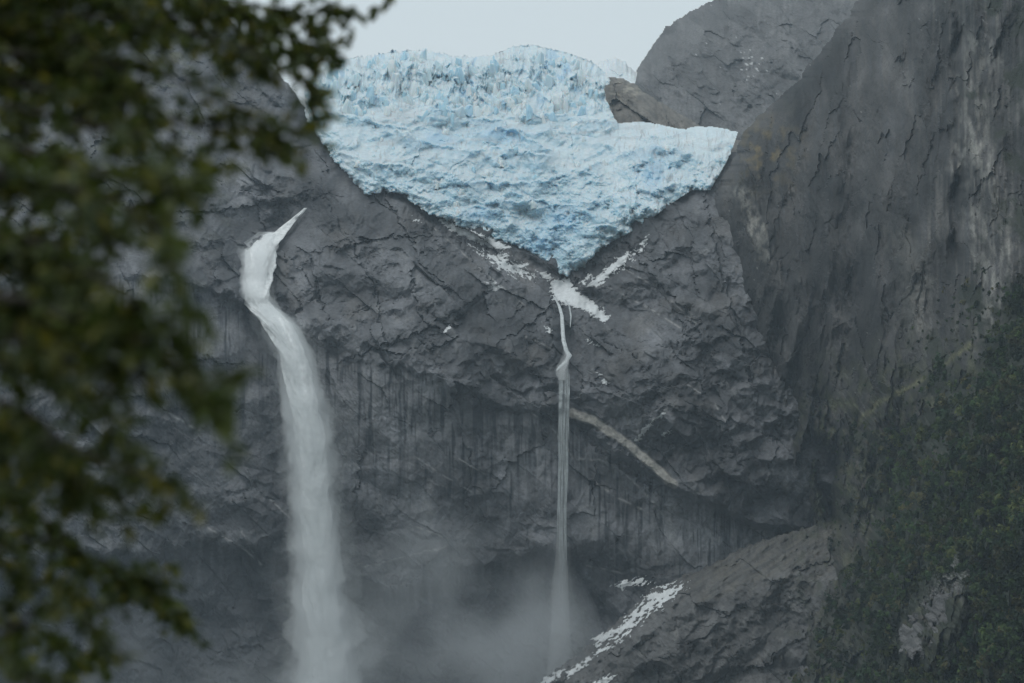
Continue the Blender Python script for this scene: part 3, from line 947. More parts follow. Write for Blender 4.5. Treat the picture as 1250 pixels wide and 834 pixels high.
snow([(774, 538), (780, 526), (796, 510), (812, 500), (814, 504), (800, 516), (786, 532), (780, 542)], 'crooked snow line climbing from the pale slab', wall_d, thr=1, nz=0.8)
snow([(806, 530), (816, 522), (822, 528), (810, 534)], 'snow specks beside the crooked snow line', wall_d, thr=1.5, nz=1)
snow([(500, 262), (520, 270), (516, 276), (502, 270)], 'snow specks on the buttress shoulder under the ice', wall_d, thr=2, nz=1)
snow([(742, 780), (758, 754), (780, 732), (800, 712), (838, 708), (842, 718), (822, 736), (794, 754), (772, 774), (752, 788)], 'largest snow field on the spur below the thin waterfall', spur_d, ang=.6, thr=4.2, nz=2.2, lift=.8, grain=4)
snow([(744, 716), (764, 706), (786, 704), (796, 712), (770, 718), (758, 722)], 'broken snow dusting just above the largest snow field', spur_d, ang=.6, thr=1, nz=1.1)
snow([(722, 778), (744, 768), (764, 762), (770, 766), (746, 778), (730, 790)], 'snow fringe trailing off the largest snow field', spur_d, ang=.6, thr=0, nz=1)
snow([(690, 820), (716, 802), (740, 786), (762, 780), (758, 786), (730, 800), (706, 820), (692, 832)], 'narrow snow ribbon along the crest of the spur', spur_d, ang=.6, thr=0.8, nz=0.9)
snow([(650, 838), (672, 822), (690, 816), (684, 828), (664, 842)], 'snow flecks on the tip of the spur', spur_d, ang=.6, thr=0.8, nz=1)
snow([(722, 832), (736, 824), (752, 824), (746, 834), (730, 840)], 'low snow scrap on the spur face under the ribbon', spur_d, ang=.6, thr=0.6, nz=1)

snow([(548, 284), (600, 300), (640, 316), (668, 338), (650, 352), (610, 340), (575, 312)], 'fine streaky snow scattered over the ribs under the glacier edge', wall_d, ang=-.6, thr=8.5, nz=2.0, lift=.7, grain=3)
snow([(700, 350), (740, 318), (790, 290), (800, 300), (770, 330), (730, 358)], 'fine streaky snow scattered on the slab under the glacier lobe', wall_d, ang=.7, thr=8.0, nz=2.0, lift=.7, grain=3)

# ------------------------------------------------------------------ waterfalls
def tube(name, ctr, wid, depth, thick, mat, parent, tint, seg=40, scale=1.0, rough=0.12, seed=0, shift=0.0, fibre=1.0, stepv=2.0, v1=None, smooth=True, fin_k=0.0):
    """closed, lumpy falling body of water; ctr/wid: (v, u) and (v, half width) in photo pixels"""
    v0, ve = ctr[0][0], ctr[-1][0] if v1 is None else v1
    V = np.arange(v0, ve + .1, stepv)
    cu = np.interp(V, [p[0] for p in ctr], [p[1] for p in ctr]); hw = np.interp(V, [p[0] for p in wid], [p[1] for p in wid]) * scale
    dd = depth(cu, V)
    ph = np.linspace(0, 2 * math.pi, seg, endpoint=False)
    A, VV = np.meshgrid(ph, V)
    HWm = hw[:, None]
    lum = fbm(np.cos(A) * 1.6 + 3 + seed, VV / 26 + np.sin(A) * 1.6, 4, 50 + seed) * 1.5
    fib = noise(A * 4.5 + seed, VV / 60, 60 + seed) * 0.4 + noise(A * 9 + seed, VV / 30, 61 + seed) * 0.25
    soft = .55 - .2 * sstep(400, 520, VV)
    fin = soft * fbm(A * 5 + seed * 3, VV / 7, 3, 62 + seed, .65) + noise(A * 14, VV / 9, 63 + seed) * .5
    r = 1 + rough * (lum * 2.2 + fib * fibre + fin * (0.9 if tint is not None else fin_k))
    cu = cu + shift
    U = cu[:, None] + np.cos(A) * HWm * r
    dm = dd[:, None] + np.sin(A) * HWm * r * (dd[:, None] * KPX) * thick
    x, y, z = pix(U, np.broadcast_to(V[:, None], U.shape) + 0 * U, dm)
    n, m = U.shape
    co = np.stack([x, y, z], -1).reshape(-1, 3)
    idx = np.arange(n * m).reshape(n, m)
    nx = np.roll(idx, -1, 1)
    f = np.stack([idx[:-1], nx[:-1], nx[1:], idx[1:]], -1).reshape(-1, 4)
    # caps
    c0 = co[:m].mean(0); c1 = co[-m:].mean(0)
    co = np.concatenate([co, [c0, c1]])
    k0, k1 = n * m, n * m + 1
    cap = [(idx[0, (i + 1) % m], idx[0, i], k0, k0) for i in range(m)] + [(idx[-1, i], idx[-1, (i + 1) % m], k1, k1) for i in range(m)]
    tri = np.concatenate([f[:, [0, 1, 2]], f[:, [0, 2, 3]], np.array(cap)[:, :3]])[:, ::-1]
    col = None
    if tint is not None:
        g = np.concatenate([(1 + fib * 0.25 + lum * 0.08 + fin * .14).ravel(), [1, 1]])
        col = np.clip(rgb(g, tint), 0.02, .9)
    o = mesh_obj(name, co, tri, mat, col=col, smooth=smooth)
    adopt(o, parent)
    return o


SHELL_A, _, _ = vol_mat('falling_spray', 0.055, (0.97, 0.985, 0.99), 0.1)
PLUME, _, _ = vol_mat('water_plume', 0.16, (0.98, 0.985, 0.985), 0.0)
SHELL_B, _, _ = vol_mat('thin_spray', 0.010, (0.97, 0.985, 0.99), 0.1)
SHELL_C, _, _ = vol_mat('drifting_spray', 0.0045, (0.97, 0.985, 0.99), 0.1)

big = empty('waterfall', pix(395, 860, 1985))
tag(big, 'wide white waterfall plunging from the chute past the streaked wall', 'waterfall')
up_c = [(284, 333), (289, 328), (297, 322), (308, 318), (322, 315), (340, 312), (355, 311), (368, 314), (378, 320), (390, 331)]
up_w = [(284, 4), (289, 10), (297, 14.5), (308, 17.5), (322, 17.5), (340, 17), (355, 16.5), (368, 15), (378, 13), (390, 9)]


def wall_smooth(u, v):
    o = 0
    for du, dv in ((0, 0), (14, 0), (-14, 0), (0, 14), (0, -14), (24, 0), (-24, 0)):
        o = o + wall_d(np.asarray(u) + du, np.asarray(v) + dv)
    return o / 7


tube('chute', [(254, 373), (260, 367), (268, 358), (276, 350), (284, 342), (292, 335), (302, 328)], [(254, 1.6), (260, 2.8), (268, 3.6), (276, 5.6), (284, 7.5), (292, 9), (302, 8)], lambda u, v: wall_smooth(u, v) - 9, .6, M_WATER, big, (.84, .85, .845), rough=.2, seed=9, stepv=.8, seg=24, fibre=1.5)
tube('spray', [(283, 330), (300, 316), (330, 310), (360, 309), (385, 325)], [(283, 12), (300, 21), (330, 20), (360, 21), (385, 18)], lambda u, v: wall_smooth(u, v) - 9, 0.9, SHELL_A, big, None, rough=0.25, seed=2, fin_k=.6)
tube('spray', [(286, 330), (300, 318), (330, 311), (360, 310), (392, 332)], [(286, 9), (300, 19), (330, 18.5), (360, 19), (392, 16)], lambda u, v: wall_smooth(u, v) - 9, 0.9, PLUME, big, None, rough=0.2, seed=8, fin_k=.8, stepv=1.2, seg=48)
lo_c = [(372, 322), (380, 328), (390, 336), (400, 343), (415, 350), (430, 357), (450, 362), (470, 366), (500, 371), (530, 376), (560, 379), (600, 381), (650, 386), (700, 390), (750, 393), (800, 396), (860, 397), (940, 398)]
lo_w = [(372, 10), (380, 16), (390, 21), (400, 24), (415, 24), (430, 23), (450, 23), (470, 24), (500, 26), (530, 28), (560, 29), (600, 29), (650, 31), (700, 33), (750, 36), (800, 41), (860, 47), (940, 55)]


def fall_d(u, v):
    return np.interp(v, [370, 400, 440, 520, 700, 940], [2012, 2000, 1990, 1984, 1980, 1976]) + 0 * u


wc = up_c[:-2] + [(376, 320), (384, 329), (394, 338), (406, 346), (420, 352)] + lo_c[5:]
ww = up_w[:-2] + [(376, 14.5), (384, 15.5), (394, 16.5), (406, 16.5), (420, 15.8)] + [(v, w * float(np.interp(v, [430, 520, 700], [.68, .62, .55]))) for v, w in lo_w[5:]]


def water_d(u, v):
    k = sstep(350, 400, v)
    return (wall_smooth(u, v) - 8) * (1 - k) + fall_d(u, v) * k


tube('water_column', wc, ww, water_d, 0.65, M_WATER, big, (0.84, 0.85, 0.845), rough=0.15, seed=3, seg=64, stepv=1.2, fibre=1.5)
tube('spray', lo_c, lo_w, fall_d, 0.8, SHELL_A, big, None, scale=0.84, rough=0.2, seed=4, seg=56, stepv=1.5, fin_k=.7)
tube('spray', lo_c, lo_w, fall_d, 0.9, SHELL_A, big, None, scale=0.98, rough=0.3, seed=5, seg=56, stepv=1.5, fin_k=.7)
tube('spray', lo_c, lo_w, fall_d, 1.0, SHELL_B, big, None, scale=1.15, rough=0.4, seed=6, shift=2, fin_k=.5)
tube('spray', lo_c[7:], lo_w[7:], fall_d, 1.1, SHELL_C, big, None, scale=1.5, rough=0.4, seed=7, shift=4, fin_k=.4)
# falling clots of water that trail spray inside and along the column
rq = np.random.RandomState(5)
for i in range(46):
    v0 = rq.uniform(385, 800)
    cu_ = np.interp(v0, [p[0] for p in lo_c], [p[1] for p in lo_c]); hw_ = np.interp(v0, [p[0] for p in lo_w], [p[1] for p in lo_w])
    k_ = rq.uniform(-1, 1) * .88
    ln = rq.uniform(16, 46); w0 = rq.uniform(1.2, 3.4)
    lean = np.interp(v0 + ln, [p[0] for p in lo_c], [p[1] for p in lo_c]) - cu_
    tube('plume', [(v0, cu_ + k_ * hw_), (v0 + ln * .5, cu_ + k_ * hw_ + lean * .5 + rq.uniform(-1, 1)), (v0 + ln, cu_ + k_ * hw_ + lean + rq.uniform(-1.5, 1.5))], [(v0, .2), (v0 + ln * .6, w0 * .6), (v0 + ln * .9, w0), (v0 + ln, .4)],
         lambda u, v, q=math.sqrt(1 - k_ * k_) * hw_ * .57 * .62: fall_d(u, v) - q, .8, PLUME, big, None, rough=.3, seed=60 + i, seg=14, stepv=1.5, fin_k=.8)

thin = empty('waterfall', pix(690, 830, 2005))
tag(thin, 'thin straight waterfall dropping from the snow tongue under the glacier toe', 'waterfall')


def thin_d(u, v):
    return np.interp(v, [360, 430, 445, 460, 560, 700, 860], [0, 0, 1, 2, 3, 4, 4]) * -1.5 + np.minimum(wall_smooth(u, v), np.interp(v, [360, 400, 450, 520, 860], [2080, 2050, 2016, 2008, 2000])) - 5


tube('strand', [(362, 676), (372, 682), (385, 686), (400, 687), (415, 688), (428, 691), (434, 695), (440, 692)], [(362, .8), (372, 1.4), (385, 2.0), (400, 2.2), (415, 2.2), (428, 2.2), (434, 2.8), (440, 2.2)], thin_d, .7, M_WATER, thin, (0.62, .65, .66), seed=11, seg=14, rough=.2, stepv=1)
tube('strand', [(366, 690), (374, 695), (386, 697), (400, 696)], [(366, .5), (374, .9), (386, 1.1), (400, .4)], thin_d, .7, M_WATER, thin, (0.5, .53, .54), seed=12, seg=10, rough=.2, stepv=1)
tube('strand', [(436, 696), (442, 690), (448, 683), (453, 679)], [(436, 1), (442, 2.6), (448, 2.4), (453, .8)], thin_d, .6, M_WATER, thin, (0.66, .69, .70), seed=13, seg=12, rough=.3, stepv=.8)
rs = np.random.RandomState(8)
for i in range(40):
    v0 = 446 + (rs.rand() ** 1.5) * 200 if i > 14 else 444 + rs.rand() * 14
    ln = rs.uniform(50, 150)
    hw_ = np.interp(v0, [446, 560, 660], [7, 5.2, 4.2])
    u0 = 688.5 - (v0 - 450) * .012 + rs.uniform(-1, 1) * hw_
    w0 = rs.choice([.2, .3, .4, .55, .75])
    tube('strand', [(v0, u0), (v0 + ln * .3, u0 + rs.uniform(-.7, .5)), (v0 + ln * .7, u0 + rs.uniform(-2.2, 1.6)), (v0 + ln, u0 + rs.uniform(-3, 2))],
         [(v0, .15), (v0 + ln * .25, w0), (v0 + ln * .6, w0 * .8), (v0 + ln, .1)], thin_d, .8, M_WATER, thin, (0.42, .45, .455), seed=20 + i, seg=8, rough=.3, stepv=2)
tube('spray', [(420, 689), (432, 692), (442, 690), (452, 686), (464, 687)], [(420, 2), (432, 6), (442, 8.5), (452, 9), (464, 7)], lambda u, v: thin_d(u, v) - 1, .9, PLUME, thin, None, scale=.75, rough=.4, seed=33, seg=28, stepv=1, fin_k=.8)
tc_ = [(440, 690), (455, 688), (500, 688.5), (560, 688), (620, 686), (680, 685), (730, 684), (800, 684), (870, 683)]
tw_ = [(440, 5), (455, 8.6), (500, 8.5), (560, 7), (620, 6.5), (680, 8), (730, 12), (800, 17), (870, 22)]
tube('spray', tc_, tw_, thin_d, .8, SHELL_A, thin, None, scale=.9, rough=.14, seed=31, seg=24)
tube('spray', tc_[4:], tw_[4:], thin_d, .9, SHELL_B, thin, None, scale=1.5, rough=.3, seed=32, seg=24)

# ------------------------------------------------------------------ wooded slope
def crown(rs, h, r, n, size):
    """leaf clumps lying on the outside of a few overlapping domes"""
    lob = rs.randn(6, 3) * [r * .5, r * .5, h * .16] + [0, 0, h * .6]
    k = rs.randint(6, size=n)
    d = rs.randn(n, 3); d[:, 2] = np.where(d[:, 2] < 0, d[:, 2] * .5, d[:, 2]); d /= np.linalg.norm(d, axis=1)[:, None]
    p = lob[k] + d * (.75 + .3 * rs.rand(n, 1)) * [r * .52, r * .52, h * .24]
    nrm = d + rs.randn(n, 3) * .45; nrm /= np.linalg.norm(nrm, axis=1)[:, None]
    a = np.cross(nrm, rs.randn(n, 3)); a /= np.linalg.norm(a, axis=1)[:, None]
    b = np.cross(nrm, a)
    q = size * (0.6 + 0.8 * rs.rand(n, 1))
    return np.stack([a * q, (-a * .5 + b * .8) * q, (-a * .5 - b * .8) * q], 1) + p[:, None, :]


def build_forest():
    rs = np.random.RandomState(21)
    protos = [crown(rs, h, r, 125, .88) for h, r in ((9, 3.2), (7, 3.6), (11, 3.0), (6, 3.0), (4, 2.6), (8, 4.0))]
    U = rs.uniform(960, 1400, 20000); V = rs.uniform(330, 850, 20000)
    m = forest_mask(U, V)
    ok = (m > -1.5) & (rs.rand(len(U)) < np.where(m > .1, np.clip(m * .8, .25, 1), .3)) & (poly_sd(U, V, [(1090, 815), (1086, 768), (1105, 742), (1135, 712), (1172, 704), (1192, 735), (1182, 775), (1150, 815), (1120, 838)]) < 0)
    U, V, mk = U[ok], V[ok], m[ok]
    D = side_d(U, V)
    dens = (D / 1500) ** -1
    take = np.arange(len(U))
    cos, cols = [], []
    tones = np.array([(0.030, 0.052, 0.017), (0.042, 0.062, 0.017), (0.022, 0.040, 0.018), (0.056, 0.066, 0.020), (0.032, 0.050, 0.018), (0.066, 0.062, 0.026)])
    n = min(len(take), 3500)
    for i in take[:n]:
        p = protos[rs.randint(6)] * (rs.uniform(.6, 1.15) * (1 if mk[i] > .8 else (.6 if mk[i] > .1 else .38)))
        a = rs.rand() * 6.28
        c, s_ = math.cos(a), math.sin(a)
        q = np.stack([p[..., 0] * c - p[..., 1] * s_, p[..., 0] * s_ + p[..., 1] * c, p[..., 2]], -1)
        x, y, z = pix(U[i], V[i], D[i])
        cos.append(q.reshape(-1, 3) + [x, y - .5, z - 1.2])
        tn = tones[rs.randint(6)] * rs.choice([.45, .7, 1.0, 1.4, 1.9])
        cols.append(np.repeat(tn[None] * rs.uniform(.75, 1.25, (len(p), 1)), 3, 0))
    co = np.concatenate(cos); cl = np.concatenate(cols)
    f = np.arange(len(co)).reshape(-1, 3)
    o = mesh_obj('forest', co, f, M_FOREST, col=cl)
    tag(o, 'dark green southern beech wood clinging to the steep foot of the near wall', 'forest', kind='stuff')

    # single yellowing shrubs that stand out of the green
    spots = [(1094, 634, 4.5), (1102, 626, 5), (1108, 646, 4), (1088, 660, 4), (1080, 676, 3.6), (1074, 694, 3.6), (1004, 788, 4), (1170, 592, 3.5), (1178, 470, 4.5), (1184, 476, 3.5), (1064, 700, 3), (1116, 612, 3.6)]
    base = crown(rs, 5, 2.4, 140, .5)
    me = None
    for k, (uu, vv, h) in enumerate(spots):
        x, y, z = pix(uu, vv, side_d(uu, vv))
        root = empty('shrub', (x, y, z - .4))
        lab = {6: 'yellow-green shrub alone where the wood meets the rock spur', 7: 'yellow-green shrub alone high in the dark wood above the pale outcrop',
               8: 'larger yellow-green shrub on the grassy ledge at the top of the wood', 9: 'smaller yellow-green shrub on the grassy ledge at the top of the wood'}
        tag(root, lab.get(k, 'yellow-green shrub in the row along the edge of the dark wood'), 'shrub', 'yellowing shrubs on the wooded slope')
        if me is None:
            cl = np.repeat(np.array([0.17, 0.15, 0.045])[None] * rs.uniform(.7, 1.3, (140, 1)), 3, 0)
            o = mesh_obj('crown', base.reshape(-1, 3), np.arange(420).reshape(-1, 3), M_FOREST, col=cl, parent=root)
            me = o.data
            ph = np.linspace(0, 2 * math.pi, 6, endpoint=False)
            tcv = np.concatenate([np.stack([np.cos(ph) * r, np.sin(ph) * r, np.full(6, zz)], -1) for zz, r in ((-.8, .22), (1.6, .15), (3.4, .05))])
            tf = [(a * 6 + i, a * 6 + (i + 1) % 6, (a + 1) * 6 + (i + 1) % 6, (a + 1) * 6 + i) for a in range(2) for i in range(6)]
            tr = mesh_obj('trunk', tcv, np.array(tf), M_FOREST, col=np.tile([.05, .04, .03], (18, 1)), parent=root)
            tm = tr.data
        else:
            o = bpy.data.objects.new('crown', me); COL.objects.link(o); o.parent = root
            tr = bpy.data.objects.new('trunk', tm); COL.objects.link(tr); tr.parent = root
        root.scale = (h / 5,) * 3
        root.rotation_euler = (0, 0, k * 1.3)


build_forest()


def build_outcrop():
    poly = [(1100, 798), (1094, 772), (1112, 750), (1124, 738), (1140, 722), (1166, 716), (1180, 738), (1170, 762), (1140, 776), (1128, 800), (1112, 806)]
    u = np.arange(1080, 1195, 0.9); v = np.arange(704, 820, 0.9)
    U, V = np.meshgrid(u, v); s, t = fs(U, V)
    ck, _ = seg_dist(U, V, [(1096, 752), (1112, 764), (1128, 756), (1142, 764), (1160, 776)])
    m = poly_sd(U, V, poly) + fbm(s / 5, t / 5, 4, 71, .65) * 15 - 7 * np.exp(-(ck / 2.6) ** 2)
    rel, tone = rock_relief(s * 1.3, t * 1.3, 1300, np.full(U.shape, .3))
    D = SIDE(U, V) - 14 - 9 * np.sqrt(np.clip(m / 14, 0, 1)) + rel * 1.1 + 14 * np.exp(-np.clip(m, 0, None) / 1.6)
    c, _ = seg_dist(U, V, [(1108, 766), (1126, 756), (1142, 762), (1152, 748)])
    D = D + 4 * np.exp(-(c / 2) ** 2)
    col = rgb(tone * (1 + fbm(s / 8, t / 8, 3, 73) * .3), (0.135, 0.13, 0.128))
    o = sheet('rock_outcrop', U, V, D, m > 0, np.clip(col, .03, .6), M_ROCK)
    tag(o, 'pale cracked rock outcrop poking out of the dark wood', 'rock')


build_outcrop()

# ------------------------------------------------------------------ foreground tree
M_LEAF, n_, b_ = new_mat('beech_leaf')
oi = n_.nodes.new('ShaderNodeAttribute'); oi.attribute_name = 'tint'
n_.links.new(oi.outputs['Color'], b_.inputs['Base Color'])
b_.inputs['Roughness'].default_value = 0.42
b_.inputs['Specular IOR Level'].default_value = 0.4
tr_ = n_.nodes.new('ShaderNodeBsdfTranslucent')
n_.links.new(oi.outputs['Color'], tr_.inputs['Color'])
ms = n_.nodes.new('ShaderNodeMixShader'); ms.inputs[0].default_value = 0.4
n_.links.new(b_.outputs[0], ms.inputs[1]); n_.links.new(tr_.outputs[0], ms.inputs[2])
n_.links.new(ms.outputs[0], n_.nodes['Material Output'].inputs['Surface'])
M_BARK = tinted('dark_bark', 0.9, 0.6, 1.4, 40.0, bump=0.01, bscale=60)

LEAF = np.array([[0, 0, 0], [.28, -.27, .05], [.66, -.26, .06], [1, 0, -.06], [.66, .26, .06], [.28, .27, .05], [.5, 0, -.03]], float)
LEAF_F = np.array([[0, 1, 6], [1, 2, 6], [2, 3, 6], [3, 4, 6], [4, 5, 6], [5, 0, 6]])


def sweep(pts, rad, seg=7):
    pts = np.asarray(pts, float); n = len(pts)
    tg = np.gradient(pts, axis=0); tg /= np.linalg.norm(tg, axis=1)[:, None] + 1e-9
    a = np.cross(tg, [0.3, 0.9, 0.2]); a /= np.linalg.norm(a, axis=1)[:, None] + 1e-9
    b = np.cross(tg, a)
    ph = np.linspace(0, 2 * math.pi, seg, endpoint=False)
    co = pts[:, None] + (a[:, None] * np.cos(ph)[None, :, None] + b[:, None] * np.sin(ph)[None, :, None]) * np.asarray(rad)[:, None, None]
    idx = np.arange(n * seg).reshape(n, seg); nx = np.roll(idx, -1, 1)
    f = np.stack([idx[:-1], nx[:-1], nx[1:], idx[1:]], -1).reshape(-1, 4)
    return co.reshape(-1, 3), f


def build_tree():
    rs = np.random.RandomState(33)
    tx, ty = -2.75, 7.6
    root = empty('beech_tree', (tx, ty, 0))
    tag(root, 'leafy evergreen beech close by, blurred, with drooping sprays over the view', 'tree')
    pts = [(tx, ty, -.1), (tx + .03, ty, 1.2), (tx - .03, ty + .04, 2.6), (tx + .02, ty, 4.0), (tx - .02, ty, 5.6), (tx, ty, 7.2)]
    co, f = sweep(pts, [.17, .15, .13, .11, .07, .02], 12)
    bark = np.array([.045, .04, .034])
    adopt(mesh_obj('trunk', co, f, M_BARK, col=np.tile(bark, (len(co), 1)), smooth=True), root)
    # main limbs as photo-pixel polylines with distance; they run from the trunk into the picture
    limbs = [
        ([(-60, -60), (80, -30), (220, -8), (330, 6), (395, 14), (436, 16)], 9.0, 11.2, .55, 1.2),
        ([(-60, 20), (80, 20), (200, 30), (310, 60), (380, 95), (398, 135)], 8.2, 9.0, .6, 1.15),
        ([(-60, 60), (60, 70), (170, 85), (260, 110), (320, 150), (345, 180)], 7.8, 8.2, .6, .9),
        ([(-60, 130), (60, 140), (150, 160), (220, 185), (260, 205)], 7.3, 7.2, .6, .8),
        ([(-60, 210), (40, 215), (120, 240), (180, 270), (195, 300), (215, 335)], 6.4, 5.8, .5, .6),
        ([(-60, 290), (30, 290), (90, 320), (140, 350), (170, 375), (205, 400)], 6.6, 6.0, .55, .8),
        ([(-60, 360), (40, 370), (120, 400), (190, 430), (235, 455), (268, 495)], 6.4, 5.8, .5, .9),
        ([(-60, 440), (30, 440), (90, 470), (130, 500), (160, 540), (190, 570)], 7.1, 6.9, .55, .9),
        ([(-60, 520), (20, 520), (70, 550), (110, 590), (140, 610)], 7.0, 6.9, .6, 1.0),
        ([(-60, 590), (10, 600), (60, 640), (110, 680), (160, 705), (205, 730), (240, 768)], 8.6, 10.4, .5, 1.2),
        ([(-60, 670), (0, 690), (40, 710), (90, 722), (130, 740)], 8.6, 10.0, .6, .9),
        ([(-60, 740), (0, 755), (50, 775), (90, 790), (118, 802)], 8.6, 10.4, .5, .8),
        ([(-60, 800), (0, 815), (40, 830), (70, 850)], 7.0, 7.0, .6, .6),
        ([(-60, -160), (100, -150), (260, -130), (380, -110), (470, -50), (478, -2)], 9.0, 11.0, .5, .4),
    ]
    limbs += [([(-60, -20), (120, 0), (240, 30), (330, 70), (392, 60)], 9.0, 11.0, .6, 1.3), ([(60, -60), (200, -20), (300, 20), (360, 40), (410, 70)], 9.0, 11.0, .6, 1.3),
              ([(-60, 90), (100, 110), (230, 150), (330, 170), (385, 150)], 8.0, 8.6, .6, .9), ([(-60, 400), (40, 420), (130, 450), (195, 470), (245, 465)], 6.6, 6.0, .5, .8),
              ([(-60, 170), (60, 190), (150, 220), (230, 230)], 7.0, 6.4, .6, .8), ([(-60, 480), (30, 500), (110, 560), (170, 575), (210, 595)], 6.8, 6.6, .5, .6),
              ([(-60, 640), (0, 650), (60, 660), (130, 690), (200, 700)], 8.4, 9.6, .6, 1.1), ([(-60, 780), (0, 770), (60, 740), (110, 760), (160, 800)], 6.9, 7.0, .5, .6)]
    # crown mass behind and above (shade and depth)
    for k in range(26):
        v0 = rs.uniform(-330, 560)
        e = 120 if v0 > 230 else 200
        limbs.append(([(-70, v0), (0, v0 + rs.uniform(-20, 20)), (e * .5, v0 + rs.uniform(-10, 50)), (rs.uniform(.6, 1.05) * e, v0 + rs.uniform(0, 90))], rs.uniform(7.4, 9.2), rs.uniform(7.2, 9.6), .7, 1.15))
    for k in range(12):
        v0 = rs.uniform(-420, 90)
        limbs.append(([(-70, v0), (20, v0 + rs.uniform(-20, 20)), (90, v0 + rs.uniform(-10, 40)), (rs.uniform(110, 190), v0 + rs.uniform(0, 70))], rs.uniform(6.6, 9.4), rs.uniform(6.6, 9.4), .7, 1.3))
    leaves = []      # origin, direction, normal, size, tone
    twc, twf, nvt = [], [], 0
    for li, (pl, d0, d1, spread, dens) in enumerate(limbs):
        p = np.array(pl, float)
        k = np.linspace(0, 1, len(p)); dd = d0 + (d1 - d0) * k
        kk = np.linspace(0, 1, 40)
        pu = np.interp(kk, k, p[:, 0]) + np.convolve(rs.randn(40), np.ones(7) / 7, 'same') * 6
        pv = np.interp(kk, k, p[:, 1]) + np.convolve(rs.randn(40), np.ones(7) / 7, 'same') * 6
        x, y, z = pix(pu, pv, np.interp(kk, k, dd) + np.convolve(rs.randn(40), np.ones(9) / 9, 'same') * .12)
        P = np.stack([x, y, z], -1)
        start = np.array([tx, ty, max(.6, P[0, 2] - .5)])
        full = np.concatenate([[start, start * .5 + P[0] * .5 + [0, 0, .02]], P])
        rad = np.interp(np.linspace(0, 1, len(full)), [0, .3, 1], [.020, .007, .0022])
        co, f = sweep(full, rad, 7)
        adopt(mesh_obj('branch', co, f, M_BARK, col=np.tile(bark, (len(co), 1)), smooth=True), root)
        # side twigs
        ln = np.linalg.norm(np.diff(P, axis=0), axis=1).sum()
        nt_ = int(ln / .055 * dens) + 3
        for t_ in range(nt_):
            q = rs.uniform(.05, 1)
            i = min(int(q * 39), 38)
            o = P[i] + (P[i + 1] - P[i]) * rs.rand()
            tg = P[i + 1] - P[i]; tg /= np.linalg.norm(tg)
            L = rs.uniform(.07, .20) * (1.15 - .45 * q)
            dr = tg * rs.uniform(.3, 1.1) + rs.randn(3) * spread * np.array([.6, 1.0, .75]) + [0, 0, -.18]
            dr /= np.linalg.norm(dr)
            n = 7
            tt = np.linspace(0, 1, n)[:, None]
            tw = o + dr * L * tt + np.array([0, 0, -.05]) * tt ** 2 * L / .2 + np.cumsum(rs.randn(n, 3) * .0035, 0)
            co, f = sweep(tw, np.linspace(.0022, .0009, n), 4)
            twc.append(co); twf.append(f + nvt); nvt += len(co)
            nl = int(L / .0125) + 2
            for m_ in range(nl):
                w = (m_ + rs.rand()) / nl
                j = min(int(w * (n - 1)), n - 2)
                lo = tw[j] + (tw[j + 1] - tw[j]) * rs.rand()
                ld = (tw[j + 1] - tw[j]); ld /= np.linalg.norm(ld)
                side = np.cross(ld, rs.randn(3) * .5 + [0, 0, 1]); side /= np.linalg.norm(side)
                if m_ % 2: side = -side
                ldir = ld * .7 + side * .8 + rs.randn(3) * .3 + [0, 0, -.15]; ldir /= np.linalg.norm(ldir)
                nr = np.cross(ldir, rs.randn(3) * .55 + np.cross([0, 0, 1], ldir)); nr /= np.linalg.norm(nr)
                leaves.append((lo, ldir, nr, rs.uniform(.032, .058) * (1.2 if d1 < 6.6 else 1), rs.rand(), rs.rand(), q))
    adopt(mesh_obj('twigs', np.concatenate(twc), np.concatenate(twf), M_BARK, col=np.tile(bark, (nvt, 1))), root)['kind'] = 'stuff'
    n = len(leaves)
    O = np.array([l[0] for l in leaves]); X = np.array([l[1] for l in leaves]); Z = np.array([l[2] for l in leaves]); S = np.array([l[3] for l in leaves])
    r1 = np.array([l[4] for l in leaves]); r2 = np.array([l[5] for l in leaves]); q = np.array([l[6] for l in leaves])
    Z = Z - (Z * X).sum(1)[:, None] * X; Z /= np.linalg.norm(Z, axis=1)[:, None]
    Y = np.cross(Z, X)
    pal = np.array([(0.054, 0.076, 0.017), (0.078, 0.100, 0.020), (0.038, 0.058, 0.017), (0.14, 0.145, 0.026), (0.22, 0.20, 0.032)])
    pick = np.select([r1 < .34, r1 < .62, r1 < .82, r1 < .95], [0, 1, 2, 3], 4)
    tint = pal[pick] * (0.75 + .5 * r2)[:, None]
    co = O[:, None] + (X[:, None] * LEAF[None, :, 0:1] + Y[:, None] * LEAF[None, :, 1:2] + Z[:, None] * LEAF[None, :, 2:3]) * S[:, None, None]
    # the single leaves that show largest: at the spray ends, inside the picture
    dep = co[:, 3, 1]
    uu = co[:, 3, 0] / (dep / CP) / KPX + 625
    cand = np.where((uu > 60) & (q > .55))[0]
    cand = cand[np.argsort(-(S[cand] / dep[cand]))][:300]
    single = np.zeros(n, bool); single[cand] = True
    rest = np.where(~single)[0]
    c2 = co[rest].reshape(-1, 3)
    f2 = (LEAF_F[None] + (np.arange(len(rest)) * 7)[:, None, None]).reshape(-1, 3)
    adopt(mesh_obj('foliage', c2, f2, M_LEAF, col=np.repeat(tint[rest], 7, 0)), root)['kind'] = 'stuff'
    from mathutils import Matrix
    lm = {}
